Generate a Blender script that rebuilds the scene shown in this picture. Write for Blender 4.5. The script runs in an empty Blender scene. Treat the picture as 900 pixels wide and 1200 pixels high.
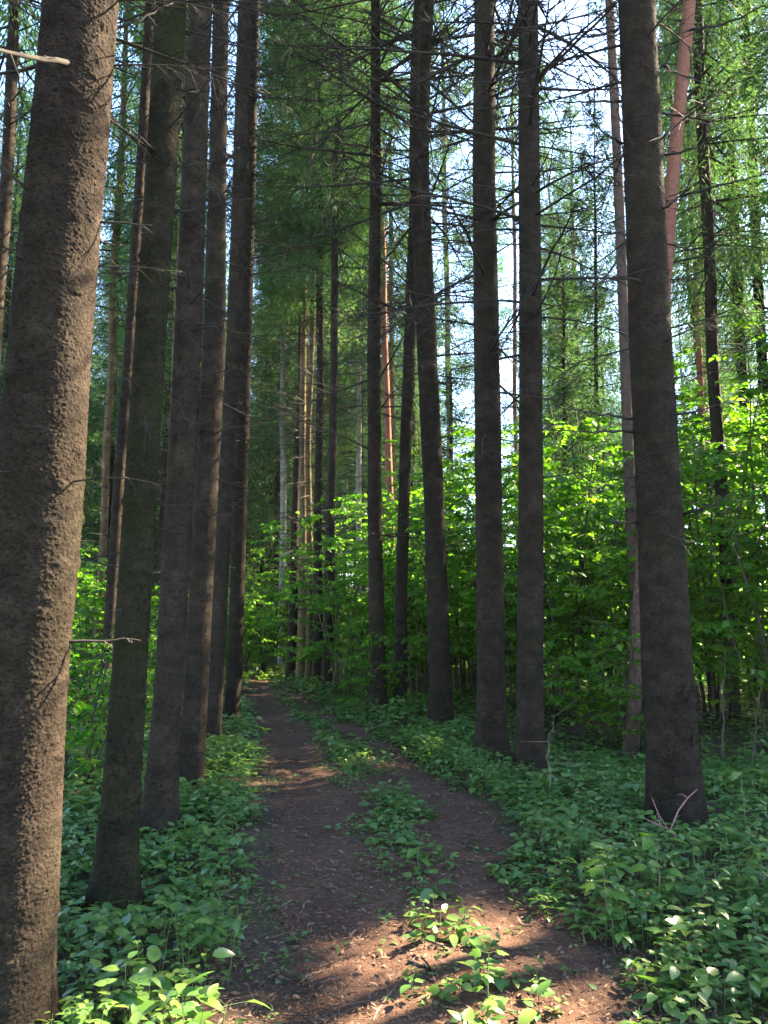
import bpy, math, random
import numpy as np
from mathutils import Vector, Matrix, Euler

random.seed(7)
R = np.random.default_rng(11)
sc = bpy.context.scene
COL = sc.collection
PI = math.pi

# ------------------------------------------------------------------ camera numbers
CAMH, PITCH, F = 1.6, math.radians(7.4), 903.0
cP, sP = math.cos(PITCH), math.sin(PITCH)
def ray(px, py):
    u, v = (px - 450) / F, (600 - py) / F
    return np.array([u, cP - v * sP, sP + v * cP])
def ground_pt(px, py):
    d = ray(px, py); t = -CAMH / d[2]
    return d[0] * t, d[1] * t
def plane_pt(px, py, Y):
    d = ray(px, py); t = Y / d[1]
    return np.array([d[0] * t, Y, CAMH + d[2] * t]), t

# ------------------------------------------------------------------ noise
def _hash(ix, iy, iz, k):
    h = (ix * 374761393 + iy * 668265263 + iz * 2147483647 + k * 974634777) & 0xFFFFFFFF
    h = ((h ^ (h >> 13)) * 1274126177) & 0xFFFFFFFF
    h = ((h ^ (h >> 16)) * 2246822519) & 0xFFFFFFFF
    return ((h ^ (h >> 15)) & 0xFFFFFF) / float(0xFFFFFF)
def vnoise(x, y, z=None, k=0):
    x = np.asarray(x, float); y = np.asarray(y, float)
    z = np.zeros_like(x) if z is None else np.asarray(z, float)
    x0, y0, z0 = np.floor(x), np.floor(y), np.floor(z)
    fx, fy, fz = x - x0, y - y0, z - z0
    fx = fx * fx * (3 - 2 * fx); fy = fy * fy * (3 - 2 * fy); fz = fz * fz * (3 - 2 * fz)
    x0 = x0.astype(np.int64); y0 = y0.astype(np.int64); z0 = z0.astype(np.int64)
    out = 0
    for dx in (0, 1):
        for dy in (0, 1):
            for dz in (0, 1):
                w = (fx if dx else 1 - fx) * (fy if dy else 1 - fy) * (fz if dz else 1 - fz)
                out = out + w * _hash(x0 + dx, y0 + dy, z0 + dz, k)
    return out
def worley(x, y, z, k=0):
    x0 = np.floor(x).astype(np.int64); y0 = np.floor(y).astype(np.int64); z0 = np.floor(z).astype(np.int64)
    f1 = np.full(x.shape, 9.0); f2 = np.full(x.shape, 9.0)
    cell = np.zeros(x.shape); dzz = np.zeros(x.shape)
    for dx in (-1, 0, 1):
        for dy in (-1, 0, 1):
            for dz in (-1, 0, 1):
                a, b, c = x0 + dx, y0 + dy, z0 + dz
                d = np.sqrt((a + _hash(a, b, c, k) - x) ** 2 + (b + _hash(a, b, c, k + 1) - y) ** 2 + (c + _hash(a, b, c, k + 2) - z) ** 2)
                near = d < f1
                f2 = np.where(near, f1, np.minimum(f2, d))
                cell = np.where(near, _hash(a, b, c, k + 3), cell); dzz = np.where(near, z - c - _hash(a, b, c, k + 2), dzz)
                f1 = np.where(near, d, f1)
    return f1, f2, cell, dzz

# ------------------------------------------------------------------ mesh building
class MB:
    def __init__(s): s.v = []; s.l = []; s.t = []; s.m = []; s.n = 0
    def add(s, verts, loops, totals, mat=0):
        verts = np.asarray(verts, float).reshape(-1, 3)
        s.v.append(verts); s.l.append(np.asarray(loops, np.int64).ravel() + s.n)
        totals = np.asarray(totals, np.int64).ravel()
        s.t.append(totals); s.m.append(np.full(len(totals), mat, np.int64)); s.n += len(verts)
    def mesh(s, name, mats, smooth=True):
        me = bpy.data.meshes.new(name)
        v = np.concatenate(s.v); l = np.concatenate(s.l); t = np.concatenate(s.t); m = np.concatenate(s.m)
        me.vertices.add(len(v)); me.vertices.foreach_set('co', v.astype(np.float32).ravel())
        me.loops.add(len(l)); me.loops.foreach_set('vertex_index', l.astype(np.int32))
        st = np.concatenate([[0], np.cumsum(t)[:-1]])
        me.polygons.add(len(t)); me.polygons.foreach_set('loop_start', st.astype(np.int32))
        for x in (mats if isinstance(mats, (list, tuple)) else [mats]): me.materials.append(x)
        me.polygons.foreach_set('material_index', m.astype(np.int32))
        me.polygons.foreach_set('use_smooth', np.full(len(t), smooth))
        me.update(calc_edges=True)
        return me
def link(name, me, parent=None, loc=None, rot=None, scale=None):
    o = bpy.data.objects.new(name, me); COL.objects.link(o)
    if parent is not None: o.parent = parent
    if loc is not None: o.location = loc
    if rot is not None: o.rotation_euler = rot
    if scale is not None: o.scale = scale
    return o
def tag(o, label=None, cat=None, group=None, kind=None):
    if label: o['label'] = label
    if cat: o['category'] = cat
    if group: o['group'] = group
    if kind: o['kind'] = kind
    return o
def unit(a):
    return a / np.maximum(np.linalg.norm(a, axis=-1, keepdims=True), 1e-9)

LEAF_U = np.array([0, .34, .7, 1, .3, .3, .68, .68]); LEAF_V = np.array([0, 0, 0, 0, .5, -.5, .33, -.33])
LEAF_F = np.array([0, 4, 1, 0, 1, 5, 1, 4, 6, 2, 1, 2, 7, 5, 2, 6, 3, 2, 3, 7]); LEAF_T = np.array([3, 3, 4, 4, 3, 3])
def leaves(mb, pos, ax, nrm, L, W, curl=.25, fold=.18, mat=0):
    pos = np.asarray(pos, float); n = len(pos)
    if n == 0: return
    ax = unit(ax); b = unit(np.cross(nrm, ax)); nn = np.cross(ax, b)
    L = np.broadcast_to(L, (n,))[:, None]; W = np.broadcast_to(W, (n,))[:, None]
    curl = np.broadcast_to(curl, (n,))[:, None]; fold = np.broadcast_to(fold, (n,))[:, None]
    u, v = LEAF_U[None], LEAF_V[None]
    z = -curl * L * u ** 2 + fold * W * np.abs(v)
    P = pos[:, None] + ax[:, None] * (L * u)[..., None] + b[:, None] * (W * v)[..., None] + nn[:, None] * z[..., None]
    loops = (LEAF_F[None] + LEAF_N * np.arange(n)[:, None]).ravel()
    mb.add(P, loops, np.tile(LEAF_T, n), mat)
_tu = np.array([.05, .16, .20, .33, .37, .50, .54, .67, .71, .83, .87]); _tv = np.array([.17, .40, .36, .50, .45, .48, .42, .38, .31, .21, .15])
HD_U = np.concatenate([[0], _tu, [1], _tu, _tu]); HD_V = np.concatenate([np.zeros(13), _tv, -_tv])
_f, _t = [], []
for _s, _o in ((0, 13), (1, 24)):
    for _i in range(12):
        q = [0, _o, 1] if _i == 0 else ([11, _o + 10, 12] if _i == 11 else [_i, _o + _i - 1, _o + _i, _i + 1])
        q = q[::-1] if _s else q; _f += q; _t.append(len(q))
HD_F, HD_T = np.array(_f), np.array(_t)
def leaves_hd(mb, pos, ax, nrm, L, W, curl=.25, fold=.18, mat=0):
    global LEAF_U, LEAF_V, LEAF_F, LEAF_T, LEAF_N
    keep = (LEAF_U, LEAF_V, LEAF_F, LEAF_T, LEAF_N); LEAF_U, LEAF_V, LEAF_F, LEAF_T, LEAF_N = HD_U, HD_V, HD_F, HD_T, 35
    leaves(mb, pos, ax, nrm, L, W, curl, fold, mat); LEAF_U, LEAF_V, LEAF_F, LEAF_T, LEAF_N = keep
LEAF_N = 8
# a five-lobed leaf (maple seedlings): outline fan round the centre
MA = [(0, 0), (-.05, -.22), (.1, -.48), (.28, -.42), (.5, -.55), (.52, -.3), (.75, -.2), (1, 0), (.75, .2), (.52, .3), (.5, .55), (.28, .42), (.1, .48), (-.05, .22)]
def lobed(mb, pos, ax, nrm, S, mat=0):
    for p, a, nr, s in zip(pos, ax, nrm, S):
        a = unit(np.array(a, float)); b = unit(np.cross(nr, a)); nn = np.cross(a, b)
        V = [p + a * (.35 * s)] + [p + a * (u * s) + b * (v * s) - nn * s * (.25 * u * u + .15 * abs(v)) for u, v in MA]
        k = len(MA); lp = []
        for i in range(k): lp += [0, 1 + i, 1 + (i + 1) % k]
        mb.add(V, lp, [3] * k, mat)
def diamonds(mb, pos, ax, nrm, L, W, mat=0):
    n = len(pos)
    if n == 0: return
    ax = unit(ax); b = unit(np.cross(nrm, ax))
    L = np.broadcast_to(L, (n,))[:, None]; W = np.broadcast_to(W, (n,))[:, None]
    P = np.stack([pos, pos + ax * L * .45 + b * W * .5, pos + ax * L, pos + ax * L * .45 - b * W * .5], 1)
    mb.add(P, np.arange(4 * n), np.full(n, 4), mat)
def prisms(mb, P0, P1, r0, r1, sides=3, mat=0):
    P0 = np.asarray(P0, float).reshape(-1, 3); P1 = np.asarray(P1, float).reshape(-1, 3); n = len(P0)
    if n == 0: return
    d = unit(P1 - P0)
    ref = np.where(np.abs(d[:, 2:3]) > .9, np.array([[1., 0, 0]]), np.array([[0, 0, 1.]]))
    a = unit(np.cross(d, ref)); b = np.cross(d, a)
    th = np.arange(sides) * 2 * PI / sides
    ring = a[:, None] * np.cos(th)[None, :, None] + b[:, None] * np.sin(th)[None, :, None]
    r0 = np.broadcast_to(r0, (n,))[:, None, None]; r1 = np.broadcast_to(r1, (n,))[:, None, None]
    P = np.concatenate([P0[:, None] + ring * r0, P1[:, None] + ring * r1], 1)
    f = []
    for i in range(sides):
        j = (i + 1) % sides; f += [i, j, sides + j, sides + i]
    loops = (np.array(f)[None] + 2 * sides * np.arange(n)[:, None]).ravel()
    mb.add(P, loops, np.full(n * sides, 4), mat)
def tube(mb, pts, rad, sides=6, mat=0, cap=True):
    pts = np.asarray(pts, float); k = len(pts)
    d = unit(np.gradient(pts, axis=0))
    ref = np.array([0, 0, 1.]) if abs(d[:, 2]).max() < .9 else np.array([.31, .95, .1])
    a = unit(np.cross(d, ref)); b = np.cross(d, a)
    th = np.arange(sides) * 2 * PI / sides
    P = pts[:, None] + (a[:, None] * np.cos(th)[None, :, None] + b[:, None] * np.sin(th)[None, :, None]) * np.broadcast_to(rad, (k,))[:, None, None]
    lp = []
    for i in range(k - 1):
        for j in range(sides):
            q = (j + 1) % sides
            lp += [i * sides + j, i * sides + q, (i + 1) * sides + q, (i + 1) * sides + j]
    tot = [4] * ((k - 1) * sides)
    if cap:
        lp += list(range((k - 1) * sides, k * sides)); tot.append(sides)
        lp += list(range(sides - 1, -1, -1)); tot.append(sides)
    mb.add(P.reshape(-1, 3), lp, tot, mat)

# ------------------------------------------------------------------ materials
def new_mat(name):
    m = bpy.data.materials.new(name); m.use_nodes = True
    nt = m.node_tree; nt.nodes.clear()
    out = nt.nodes.new('ShaderNodeOutputMaterial')
    return m, nt, nt.nodes, nt.links, out
def node(ns, t, **kw):
    n = ns.new(t)
    for k, v in kw.items(): setattr(n, k, v)
    return n
def ramp(ns, stops):
    r = ns.new('ShaderNodeValToRGB'); e = r.color_ramp.elements
    while len(e) < len(stops): e.new(.5)
    for el, (p, c) in zip(e, stops): el.position = p; el.color = (*c, 1)
    return r
def mixc(ns, ls, fac, a, b, mode='MIX'):
    n = ns.new('ShaderNodeMix'); n.data_type = 'RGBA'; n.blend_type = mode
    for sock, val in ((n.inputs[0], fac), (n.inputs[6], a), (n.inputs[7], b)):
        if isinstance(val, (int, float)): sock.default_value = val
        elif isinstance(val, tuple): sock.default_value = (*val, 1)
        else: ls.new(val, sock)
    return n.outputs[2]
def bark(name, dark, mid, light, green=(.026, .03, .011), gamt=.3, scale=46, bump=.55, stretch=1.35, orange=None):
    m, nt, ns, ls, out = new_mat(name)
    tc = node(ns, 'ShaderNodeTexCoord'); mp = node(ns, 'ShaderNodeMapping'); mp.inputs['Scale'].default_value = (1, 1, stretch)
    ls.new(tc.outputs['Object'], mp.inputs[0])
    def noise(sc_, d, rg, src=mp, dist=0):
        n = node(ns, 'ShaderNodeTexNoise'); n.inputs['Scale'].default_value = sc_; n.inputs['Detail'].default_value = d
        n.inputs['Roughness'].default_value = rg; n.inputs['Distortion'].default_value = dist
        ls.new(src.outputs['Object' if src is tc else 0], n.inputs['Vector']); return n
    flake = noise(scale, 5, .62, dist=.8); fine = noise(scale * 3.4, 4, .65); big = noise(1.7, 5, .6, tc); mid_n = noise(7, 3, .6)
    edge = node(ns, 'ShaderNodeMapRange'); edge.inputs['From Min'].default_value = .30; edge.inputs['From Max'].default_value = .52
    ls.new(flake.outputs['Fac'], edge.inputs['Value'])
    hsum = node(ns, 'ShaderNodeMath', operation='MULTIPLY_ADD'); hsum.inputs[1].default_value = .55
    ls.new(fine.outputs['Fac'], hsum.inputs[0]); ls.new(edge.outputs[0], hsum.inputs[2])
    t1_ = node(ns, 'ShaderNodeMath', operation='MULTIPLY_ADD'); t1_.inputs[1].default_value = .5
    ls.new(fine.outputs['Fac'], t1_.inputs[0])
    t2_ = node(ns, 'ShaderNodeMath', operation='MULTIPLY'); t2_.inputs[1].default_value = .55
    ls.new(mid_n.outputs['Fac'], t2_.inputs[0]); ls.new(t2_.outputs[0], t1_.inputs[2])
    r = ramp(ns, [(.25, dark), (.5, mid), (.78, light)]); ls.new(t1_.outputs[0], r.inputs[0])
    c = mixc(ns, ls, edge.outputs[0], tuple(x * .85 for x in dark), r.outputs[0])
    oi = node(ns, 'ShaderNodeObjectInfo'); vr = node(ns, 'ShaderNodeMapRange'); vr.inputs['To Min'].default_value = .75; vr.inputs['To Max'].default_value = 1.25
    ls.new(oi.outputs['Random'], vr.inputs['Value']); pat = node(ns, 'ShaderNodeMapRange'); pat.inputs['From Min'].default_value = .3; pat.inputs['From Max'].default_value = .7
    pat.inputs['To Min'].default_value = .7; pat.inputs['To Max'].default_value = 1.3; big2 = noise(3.1, 6, .65, tc); ls.new(big2.outputs['Fac'], pat.inputs['Value'])
    vm = node(ns, 'ShaderNodeMath', operation='MULTIPLY'); ls.new(vr.outputs[0], vm.inputs[0]); ls.new(pat.outputs[0], vm.inputs[1])
    hv = node(ns, 'ShaderNodeHueSaturation'); ls.new(c, hv.inputs['Color']); ls.new(vm.outputs[0], hv.inputs['Value']); c = hv.outputs[0]
    gr = node(ns, 'ShaderNodeMapRange'); gr.inputs['From Min'].default_value = .45; gr.inputs['From Max'].default_value = .75; gr.inputs['To Max'].default_value = gamt
    ls.new(big.outputs['Fac'], gr.inputs['Value'])
    c = mixc(ns, ls, gr.outputs[0], c, green)
    if orange:
        sx = node(ns, 'ShaderNodeSeparateXYZ'); ls.new(tc.outputs['Object'], sx.inputs[0])
        oz = node(ns, 'ShaderNodeMapRange'); oz.inputs['From Min'].default_value = 1.5; oz.inputs['From Max'].default_value = 5.5
        ls.new(sx.outputs[2], oz.inputs['Value'])
        oc = mixc(ns, ls, flake.outputs['Fac'], tuple(x * .28 for x in orange), tuple(min(1, x * 1.35) for x in orange))
        c = mixc(ns, ls, oz.outputs[0], c, oc)
    bs = node(ns, 'ShaderNodeBsdfPrincipled'); bs.inputs['Roughness'].default_value = .95; bs.inputs['Specular IOR Level'].default_value = .06
    ls.new(c, bs.inputs['Base Color'])
    bp = node(ns, 'ShaderNodeBump'); bp.inputs['Strength'].default_value = bump; bp.inputs['Distance'].default_value = .010
    ls.new(hsum.outputs[0], bp.inputs['Height']); ls.new(bp.outputs[0], bs.inputs['Normal'])
    ls.new(bs.outputs[0], out.inputs[0])
    return m
def leafmat(name, cols, trans, tfac=.5, rough=.45, spec=.35, bump=True):
    m, nt, ns, ls, out = new_mat(name)
    geo = node(ns, 'ShaderNodeNewGeometry'); oi = node(ns, 'ShaderNodeObjectInfo')
    k = len(cols)
    r = ramp(ns, [(i / (k - 1), c) for i, c in enumerate(cols)])
    a = node(ns, 'ShaderNodeMath', operation='MULTIPLY_ADD'); a.inputs[1].default_value = .75
    b = node(ns, 'ShaderNodeMath', operation='MULTIPLY'); b.inputs[1].default_value = .25
    ls.new(oi.outputs['Random'], b.inputs[0]); ls.new(geo.outputs['Random Per Island'], a.inputs[0]); ls.new(b.outputs[0], a.inputs[2])
    ls.new(a.outputs[0], r.inputs[0])
    bs = node(ns, 'ShaderNodeBsdfPrincipled'); bs.inputs['Roughness'].default_value = rough; bs.inputs['Specular IOR Level'].default_value = spec
    ls.new(r.outputs[0], bs.inputs['Base Color'])
    tr = node(ns, 'ShaderNodeBsdfTranslucent')
    tcol = mixc(ns, ls, 1.0, r.outputs[0], trans, 'MULTIPLY'); ls.new(tcol, tr.inputs[0])
    mx = node(ns, 'ShaderNodeMixShader'); mx.inputs[0].default_value = tfac
    ls.new(bs.outputs[0], mx.inputs[1]); ls.new(tr.outputs[0], mx.inputs[2]); ls.new(mx.outputs[0], out.inputs[0])
    return m
def plain(name, c1, c2, scale=30, rough=.9):
    m, nt, ns, ls, out = new_mat(name)
    tc = node(ns, 'ShaderNodeTexCoord'); nz = node(ns, 'ShaderNodeTexNoise'); nz.inputs['Scale'].default_value = scale; nz.inputs['Detail'].default_value = 4
    ls.new(tc.outputs['Object'], nz.inputs['Vector'])
    geo = node(ns, 'ShaderNodeNewGeometry')
    av = node(ns, 'ShaderNodeMath', operation='MULTIPLY_ADD'); av.inputs[1].default_value = .6
    h = node(ns, 'ShaderNodeMath', operation='MULTIPLY'); h.inputs[1].default_value = .45
    ls.new(nz.outputs['Fac'], h.inputs[0]); ls.new(geo.outputs['Random Per Island'], av.inputs[0]); ls.new(h.outputs[0], av.inputs[2])
    c = mixc(ns, ls, av.outputs[0], c1, c2)
    bs = node(ns, 'ShaderNodeBsdfPrincipled'); bs.inputs['Roughness'].default_value = rough; bs.inputs['Specular IOR Level'].default_value = .2
    ls.new(c, bs.inputs['Base Color']); ls.new(bs.outputs[0], out.inputs[0])
    return m

M_SPRUCE = bark('spruce_bark', (.011, .008, .006), (.027, .0195, .0145), (.066, .047, .034), gamt=.3)
M_MOSSY = bark('mossy_spruce_bark', (.010, .0085, .005), (.024, .0205, .0125), (.052, .043, .027), green=(.019, .024, .007), gamt=.85)
M_PINE = bark('pine_bark', (.05, .03, .024), (.11, .066, .05), (.19, .12, .095), gamt=.05, scale=20, orange=(.30, .13, .088))
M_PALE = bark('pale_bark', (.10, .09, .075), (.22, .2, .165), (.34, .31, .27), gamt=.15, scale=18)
M_PINEG = bark('grey_pine_bark', (.04, .026, .021), (.06, .042, .033), (.11, .078, .062), gamt=.2, scale=20, orange=(.15, .10, .08))
M_LIT_OLIVE = bark('sunlit_olive_spruce_bark', (.05, .034, .018), (.13, .09, .048), (.22, .155, .085), gamt=.2)  # spruce bark with warm sunlight painted in; doubles as plain olive bark
M_DEAD = plain('dead_wood', (.018, .015, .012), (.046, .038, .03), 12)
M_TWIG = plain('dry_twig', (.10, .07, .05), (.24, .18, .13), 20)
M_NEEDLE = leafmat('spruce_needles', [(.032, .074, .036), (.052, .108, .046), (.095, .15, .045)], (1.4, 1.6, .8), .32, .75, .1)
M_PNEEDLE = leafmat('pine_needles', [(.04, .08, .04), (.065, .115, .05), (.09, .15, .055)], (1.3, 1.6, .8), .3, .75, .1)
M_SHRUB = leafmat('shrub_leaf', [(.034, .095, .011), (.05, .128, .013), (.07, .155, .015), (.10, .17, .016)], (2.1, 2.4, .7), .6, .42, .4)
M_HERB = leafmat('herb_leaf', [(.05, .12, .034), (.075, .155, .038), (.11, .185, .04), (.16, .21, .042)], (1.5, 1.8, .7), .36, .33, .7)
M_YOUNG = leafmat('young_leaf', [(.07, .15, .02), (.10, .19, .03)], (1.7, 2.0, .6), .45, .4, .45)
M_STEM = plain('green_stem', (.06, .10, .03), (.12, .13, .05), 20, .6)
M_WOODY = plain('shrub_stem', (.03, .025, .018), (.075, .06, .042), 14)

def ground_mat(name, soil):
    m, nt, ns, ls, out = new_mat(name)
    tc = node(ns, 'ShaderNodeTexCoord')
    def noise(s, d=6, rg=.6):
        n = node(ns, 'ShaderNodeTexNoise'); n.inputs['Scale'].default_value = s; n.inputs['Detail'].default_value = d; n.inputs['Roughness'].default_value = rg
        ls.new(tc.outputs['Object'], n.inputs['Vector']); return n.outputs['Fac']
    a = ramp(ns, soil); ls.new(noise(26, 8, .75), a.inputs[0])
    v = node(ns, 'ShaderNodeTexVoronoi', feature='F1'); v.inputs['Scale'].default_value = 60; ls.new(tc.outputs['Object'], v.inputs['Vector'])
    sp = node(ns, 'ShaderNodeSeparateColor'); ls.new(v.outputs['Color'], sp.inputs[0])
    lt = node(ns, 'ShaderNodeMapRange'); lt.inputs['From Min'].default_value = .78; lt.inputs['From Max'].default_value = .95; lt.inputs['To Max'].default_value = .55
    ls.new(sp.outputs[0], lt.inputs['Value'])
    c = mixc(ns, ls, lt.outputs[0], a.outputs[0], (.13, .085, .06))
    pt = node(ns, 'ShaderNodeMapRange'); pt.inputs['From Min'].default_value = .4; pt.inputs['From Max'].default_value = .7; pt.inputs['To Max'].default_value = .6
    ls.new(noise(1.6, 4), pt.inputs['Value'])
    c = mixc(ns, ls, pt.outputs[0], c, soil[0][1])
    if name == 'forest_floor':
        ms = node(ns, 'ShaderNodeMapRange'); ms.inputs['From Min'].default_value = .5; ms.inputs['From Max'].default_value = .62; ms.inputs['To Max'].default_value = .8
        ls.new(noise(.9, 6, .7), ms.inputs['Value'])
        c = mixc(ns, ls, ms.outputs[0], c, (.045, .075, .015))
    bs = node(ns, 'ShaderNodeBsdfPrincipled'); bs.inputs['Roughness'].default_value = .95; bs.inputs['Specular IOR Level'].default_value = .15
    ls.new(c, bs.inputs['Base Color'])
    bp = node(ns, 'ShaderNodeBump'); bp.inputs['Strength'].default_value = .9; bp.inputs['Distance'].default_value = .02
    ls.new(noise(45, 8, .75), bp.inputs['Height']); ls.new(bp.outputs[0], bs.inputs['Normal']); ls.new(bs.outputs[0], out.inputs[0])
    return m
M_FLOOR = ground_mat('forest_floor', [(.25, (.035, .024, .017)), (.55, (.075, .052, .036)), (.8, (.12, .085, .06))])
M_SOIL = ground_mat('path_soil', [(.25, (.052, .026, .016)), (.5, (.10, .052, .033)), (.8, (.15, .084, .055))])
M_LITTER = plain('needle_litter', (.07, .036, .023), (.24, .145, .095), 3)

# ------------------------------------------------------------------ world, sun, camera
SAZ, SEL = math.radians(58), math.radians(38)
SUN = np.array([math.sin(SAZ) * math.cos(SEL), math.cos(SAZ) * math.cos(SEL), math.sin(SEL)])
w = bpy.data.worlds.new('World'); sc.world = w; w.use_nodes = True
wn = w.node_tree.nodes; bg = wn['Background']
sky = wn.new('ShaderNodeTexSky'); sky.sky_type = 'NISHITA'; sky.sun_disc = False
sky.sun_elevation = SEL; sky.sun_rotation = SAZ; sky.dust_density = .5; sky.ozone_density = 3.0
w.node_tree.links.new(sky.outputs[0], bg.inputs[0]); bg.inputs[1].default_value = .085
sl = bpy.data.lights.new('sun', 'SUN'); sl.energy = 5; sl.angle = math.radians(.55); sl.color = (1, .83, .58)
so = bpy.data.objects.new('sun', sl); COL.objects.link(so); so.rotation_euler = Vector(SUN).to_track_quat('Z', 'Y').to_euler(); so.location = (20, 12, 30)
cam = bpy.data.cameras.new('camera'); co = bpy.data.objects.new('camera', cam); COL.objects.link(co)
cam.sensor_fit = 'VERTICAL'; cam.sensor_height = 24; cam.lens = 24 * F / 1200; cam.clip_start = .05; cam.clip_end = 2000
co.location = (0, 0, CAMH); co.rotation_euler = (PI / 2 + PITCH, 0, 0); sc.camera = co
sc.view_settings.view_transform = 'Standard'; sc.view_settings.look = 'None'; sc.view_settings.exposure = 3.75; sc.view_settings.gamma = 1
sc.view_settings.use_curve_mapping = False
sc.cycles.max_bounces = 8; sc.cycles.diffuse_bounces = 4; sc.cycles.transmission_bounces = 5; sc.cycles.glossy_bounces = 2
sc.cycles.use_denoising = True; sc.cycles.sample_clamp_indirect = 6

# ------------------------------------------------------------------ terrain and path
def curve_from(pxs):
    g = np.array([ground_pt(*p) for p in pxs]); i = np.argsort(g[:, 1]); return g[i, 1], g[i, 0]
PL = curve_from([(262, 1320), (288, 1190), (300, 1100), (308, 1000), (308, 930), (292, 870), (283, 830), (287, 806), (292, 795)])
PR = curve_from([(960, 1320), (800, 1190), (730, 1100), (640, 1000), (570, 930), (480, 873), (408, 840), (352, 812), (325, 797)])
C1 = curve_from([(350, 1320), (355, 1190), (362, 1100), (362, 1000), (350, 920), (325, 860), (308, 825), (304, 800)])
C2 = curve_from([(760, 1320), (700, 1190), (640, 1100), (560, 1000), (505, 930), (440, 873), (375, 840), (330, 808)])
def ext(c, y, k=-.23):
    v = np.interp(y, c[0], c[1]); e = np.maximum(0, y - c[0][-1]); b = np.maximum(0, c[0][0] - y)
    return v + k * e - .012 * e ** 2 + .0 * b
def xl(y): return ext(PL, y)
def xr(y): return ext(PR, y)
def r1(y): return ext(C1, y)
def r2(y): return ext(C2, y)
def hgt(x, y):
    x = np.asarray(x, float); y = np.asarray(y, float)
    h = .10 * (vnoise(x * .35, y * .35, k=3) - .5) + .03 * (vnoise(x * 1.3, y * 1.3, k=4) - .5)
    h = h * np.clip((np.hypot(x, y)) / 3, .3, 1)
    rut = .035 * np.exp(-((x - r1(y)) / .28) ** 2) + .03 * np.exp(-((x - r2(y)) / .26) ** 2)
    far = np.clip((np.hypot(x, y) - 30) / 60, 0, 1) * .4
    return h - rut - far * 0
def H1(x, y): return float(hgt(np.array([x]), np.array([y]))[0])
def axis(lo, hi, near_lo, near_hi, d, k=1.12):
    a = list(np.arange(near_lo, near_hi + d, d)); s = d
    while a[-1] < hi: s *= k; a.append(a[-1] + s)
    s = d
    while a[0] > lo: s *= k; a.insert(0, a[0] - s)
    return np.array(a)
def sheet(mb, X, Y, Z):
    ny, nx = X.shape
    idx = np.arange(nx * ny).reshape(ny, nx)
    q = np.stack([idx[:-1, :-1], idx[:-1, 1:], idx[1:, 1:], idx[1:, :-1]], -1).reshape(-1, 4)
    mb.add(np.stack([X, Y, Z], -1), q, np.full(len(q), 4))
ax_, ay_ = axis(-400, 400, -6, 8, .09), axis(-30, 600, 1, 14, .09)
X, Y = np.meshgrid(ax_, ay_)
Z = hgt(X, Y)
ins = np.clip((np.minimum(X - xl(Y), xr(Y) - X) - .16) / .2, 0, 1) * (Y < 29)
Z = Z - .05 * ins
mb = MB(); sheet(mb, X, Y, Z)
tag(link('ground', mb.mesh('ground', M_FLOOR)), kind='structure')
ys = np.concatenate([np.arange(.5, 12, .025), np.arange(12, 30, .08)]); us = np.linspace(0, 1, 90)
Yp = np.repeat(ys[:, None], 90, 1); Lp = xl(ys)[:, None]; Rp = xr(ys)[:, None]
wob = (vnoise(ys * 2.2, ys * 0, k=9) - .5) * .22; wob2 = (vnoise(ys * 2.2, ys * 0 + 5, k=10) - .5) * .25
Xp = (Lp + wob[:, None]) * (1 - us) + (Rp + wob2[:, None]) * us
e = np.minimum(us, 1 - us)[None] * (Rp - Lp)
Zp = hgt(Xp, Yp) + .010 - .045 * np.clip(1 - e / .18, 0, 1) + .016 * (vnoise(Xp * 9, Yp * 9, k=21) - .5) + .012 * (vnoise(Xp * 26, Yp * 26, k=22) - .5)
mb = MB(); sheet(mb, Xp, Yp, Zp)
tag(link('path', mb.mesh('path', M_SOIL)), kind='structure')

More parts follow.
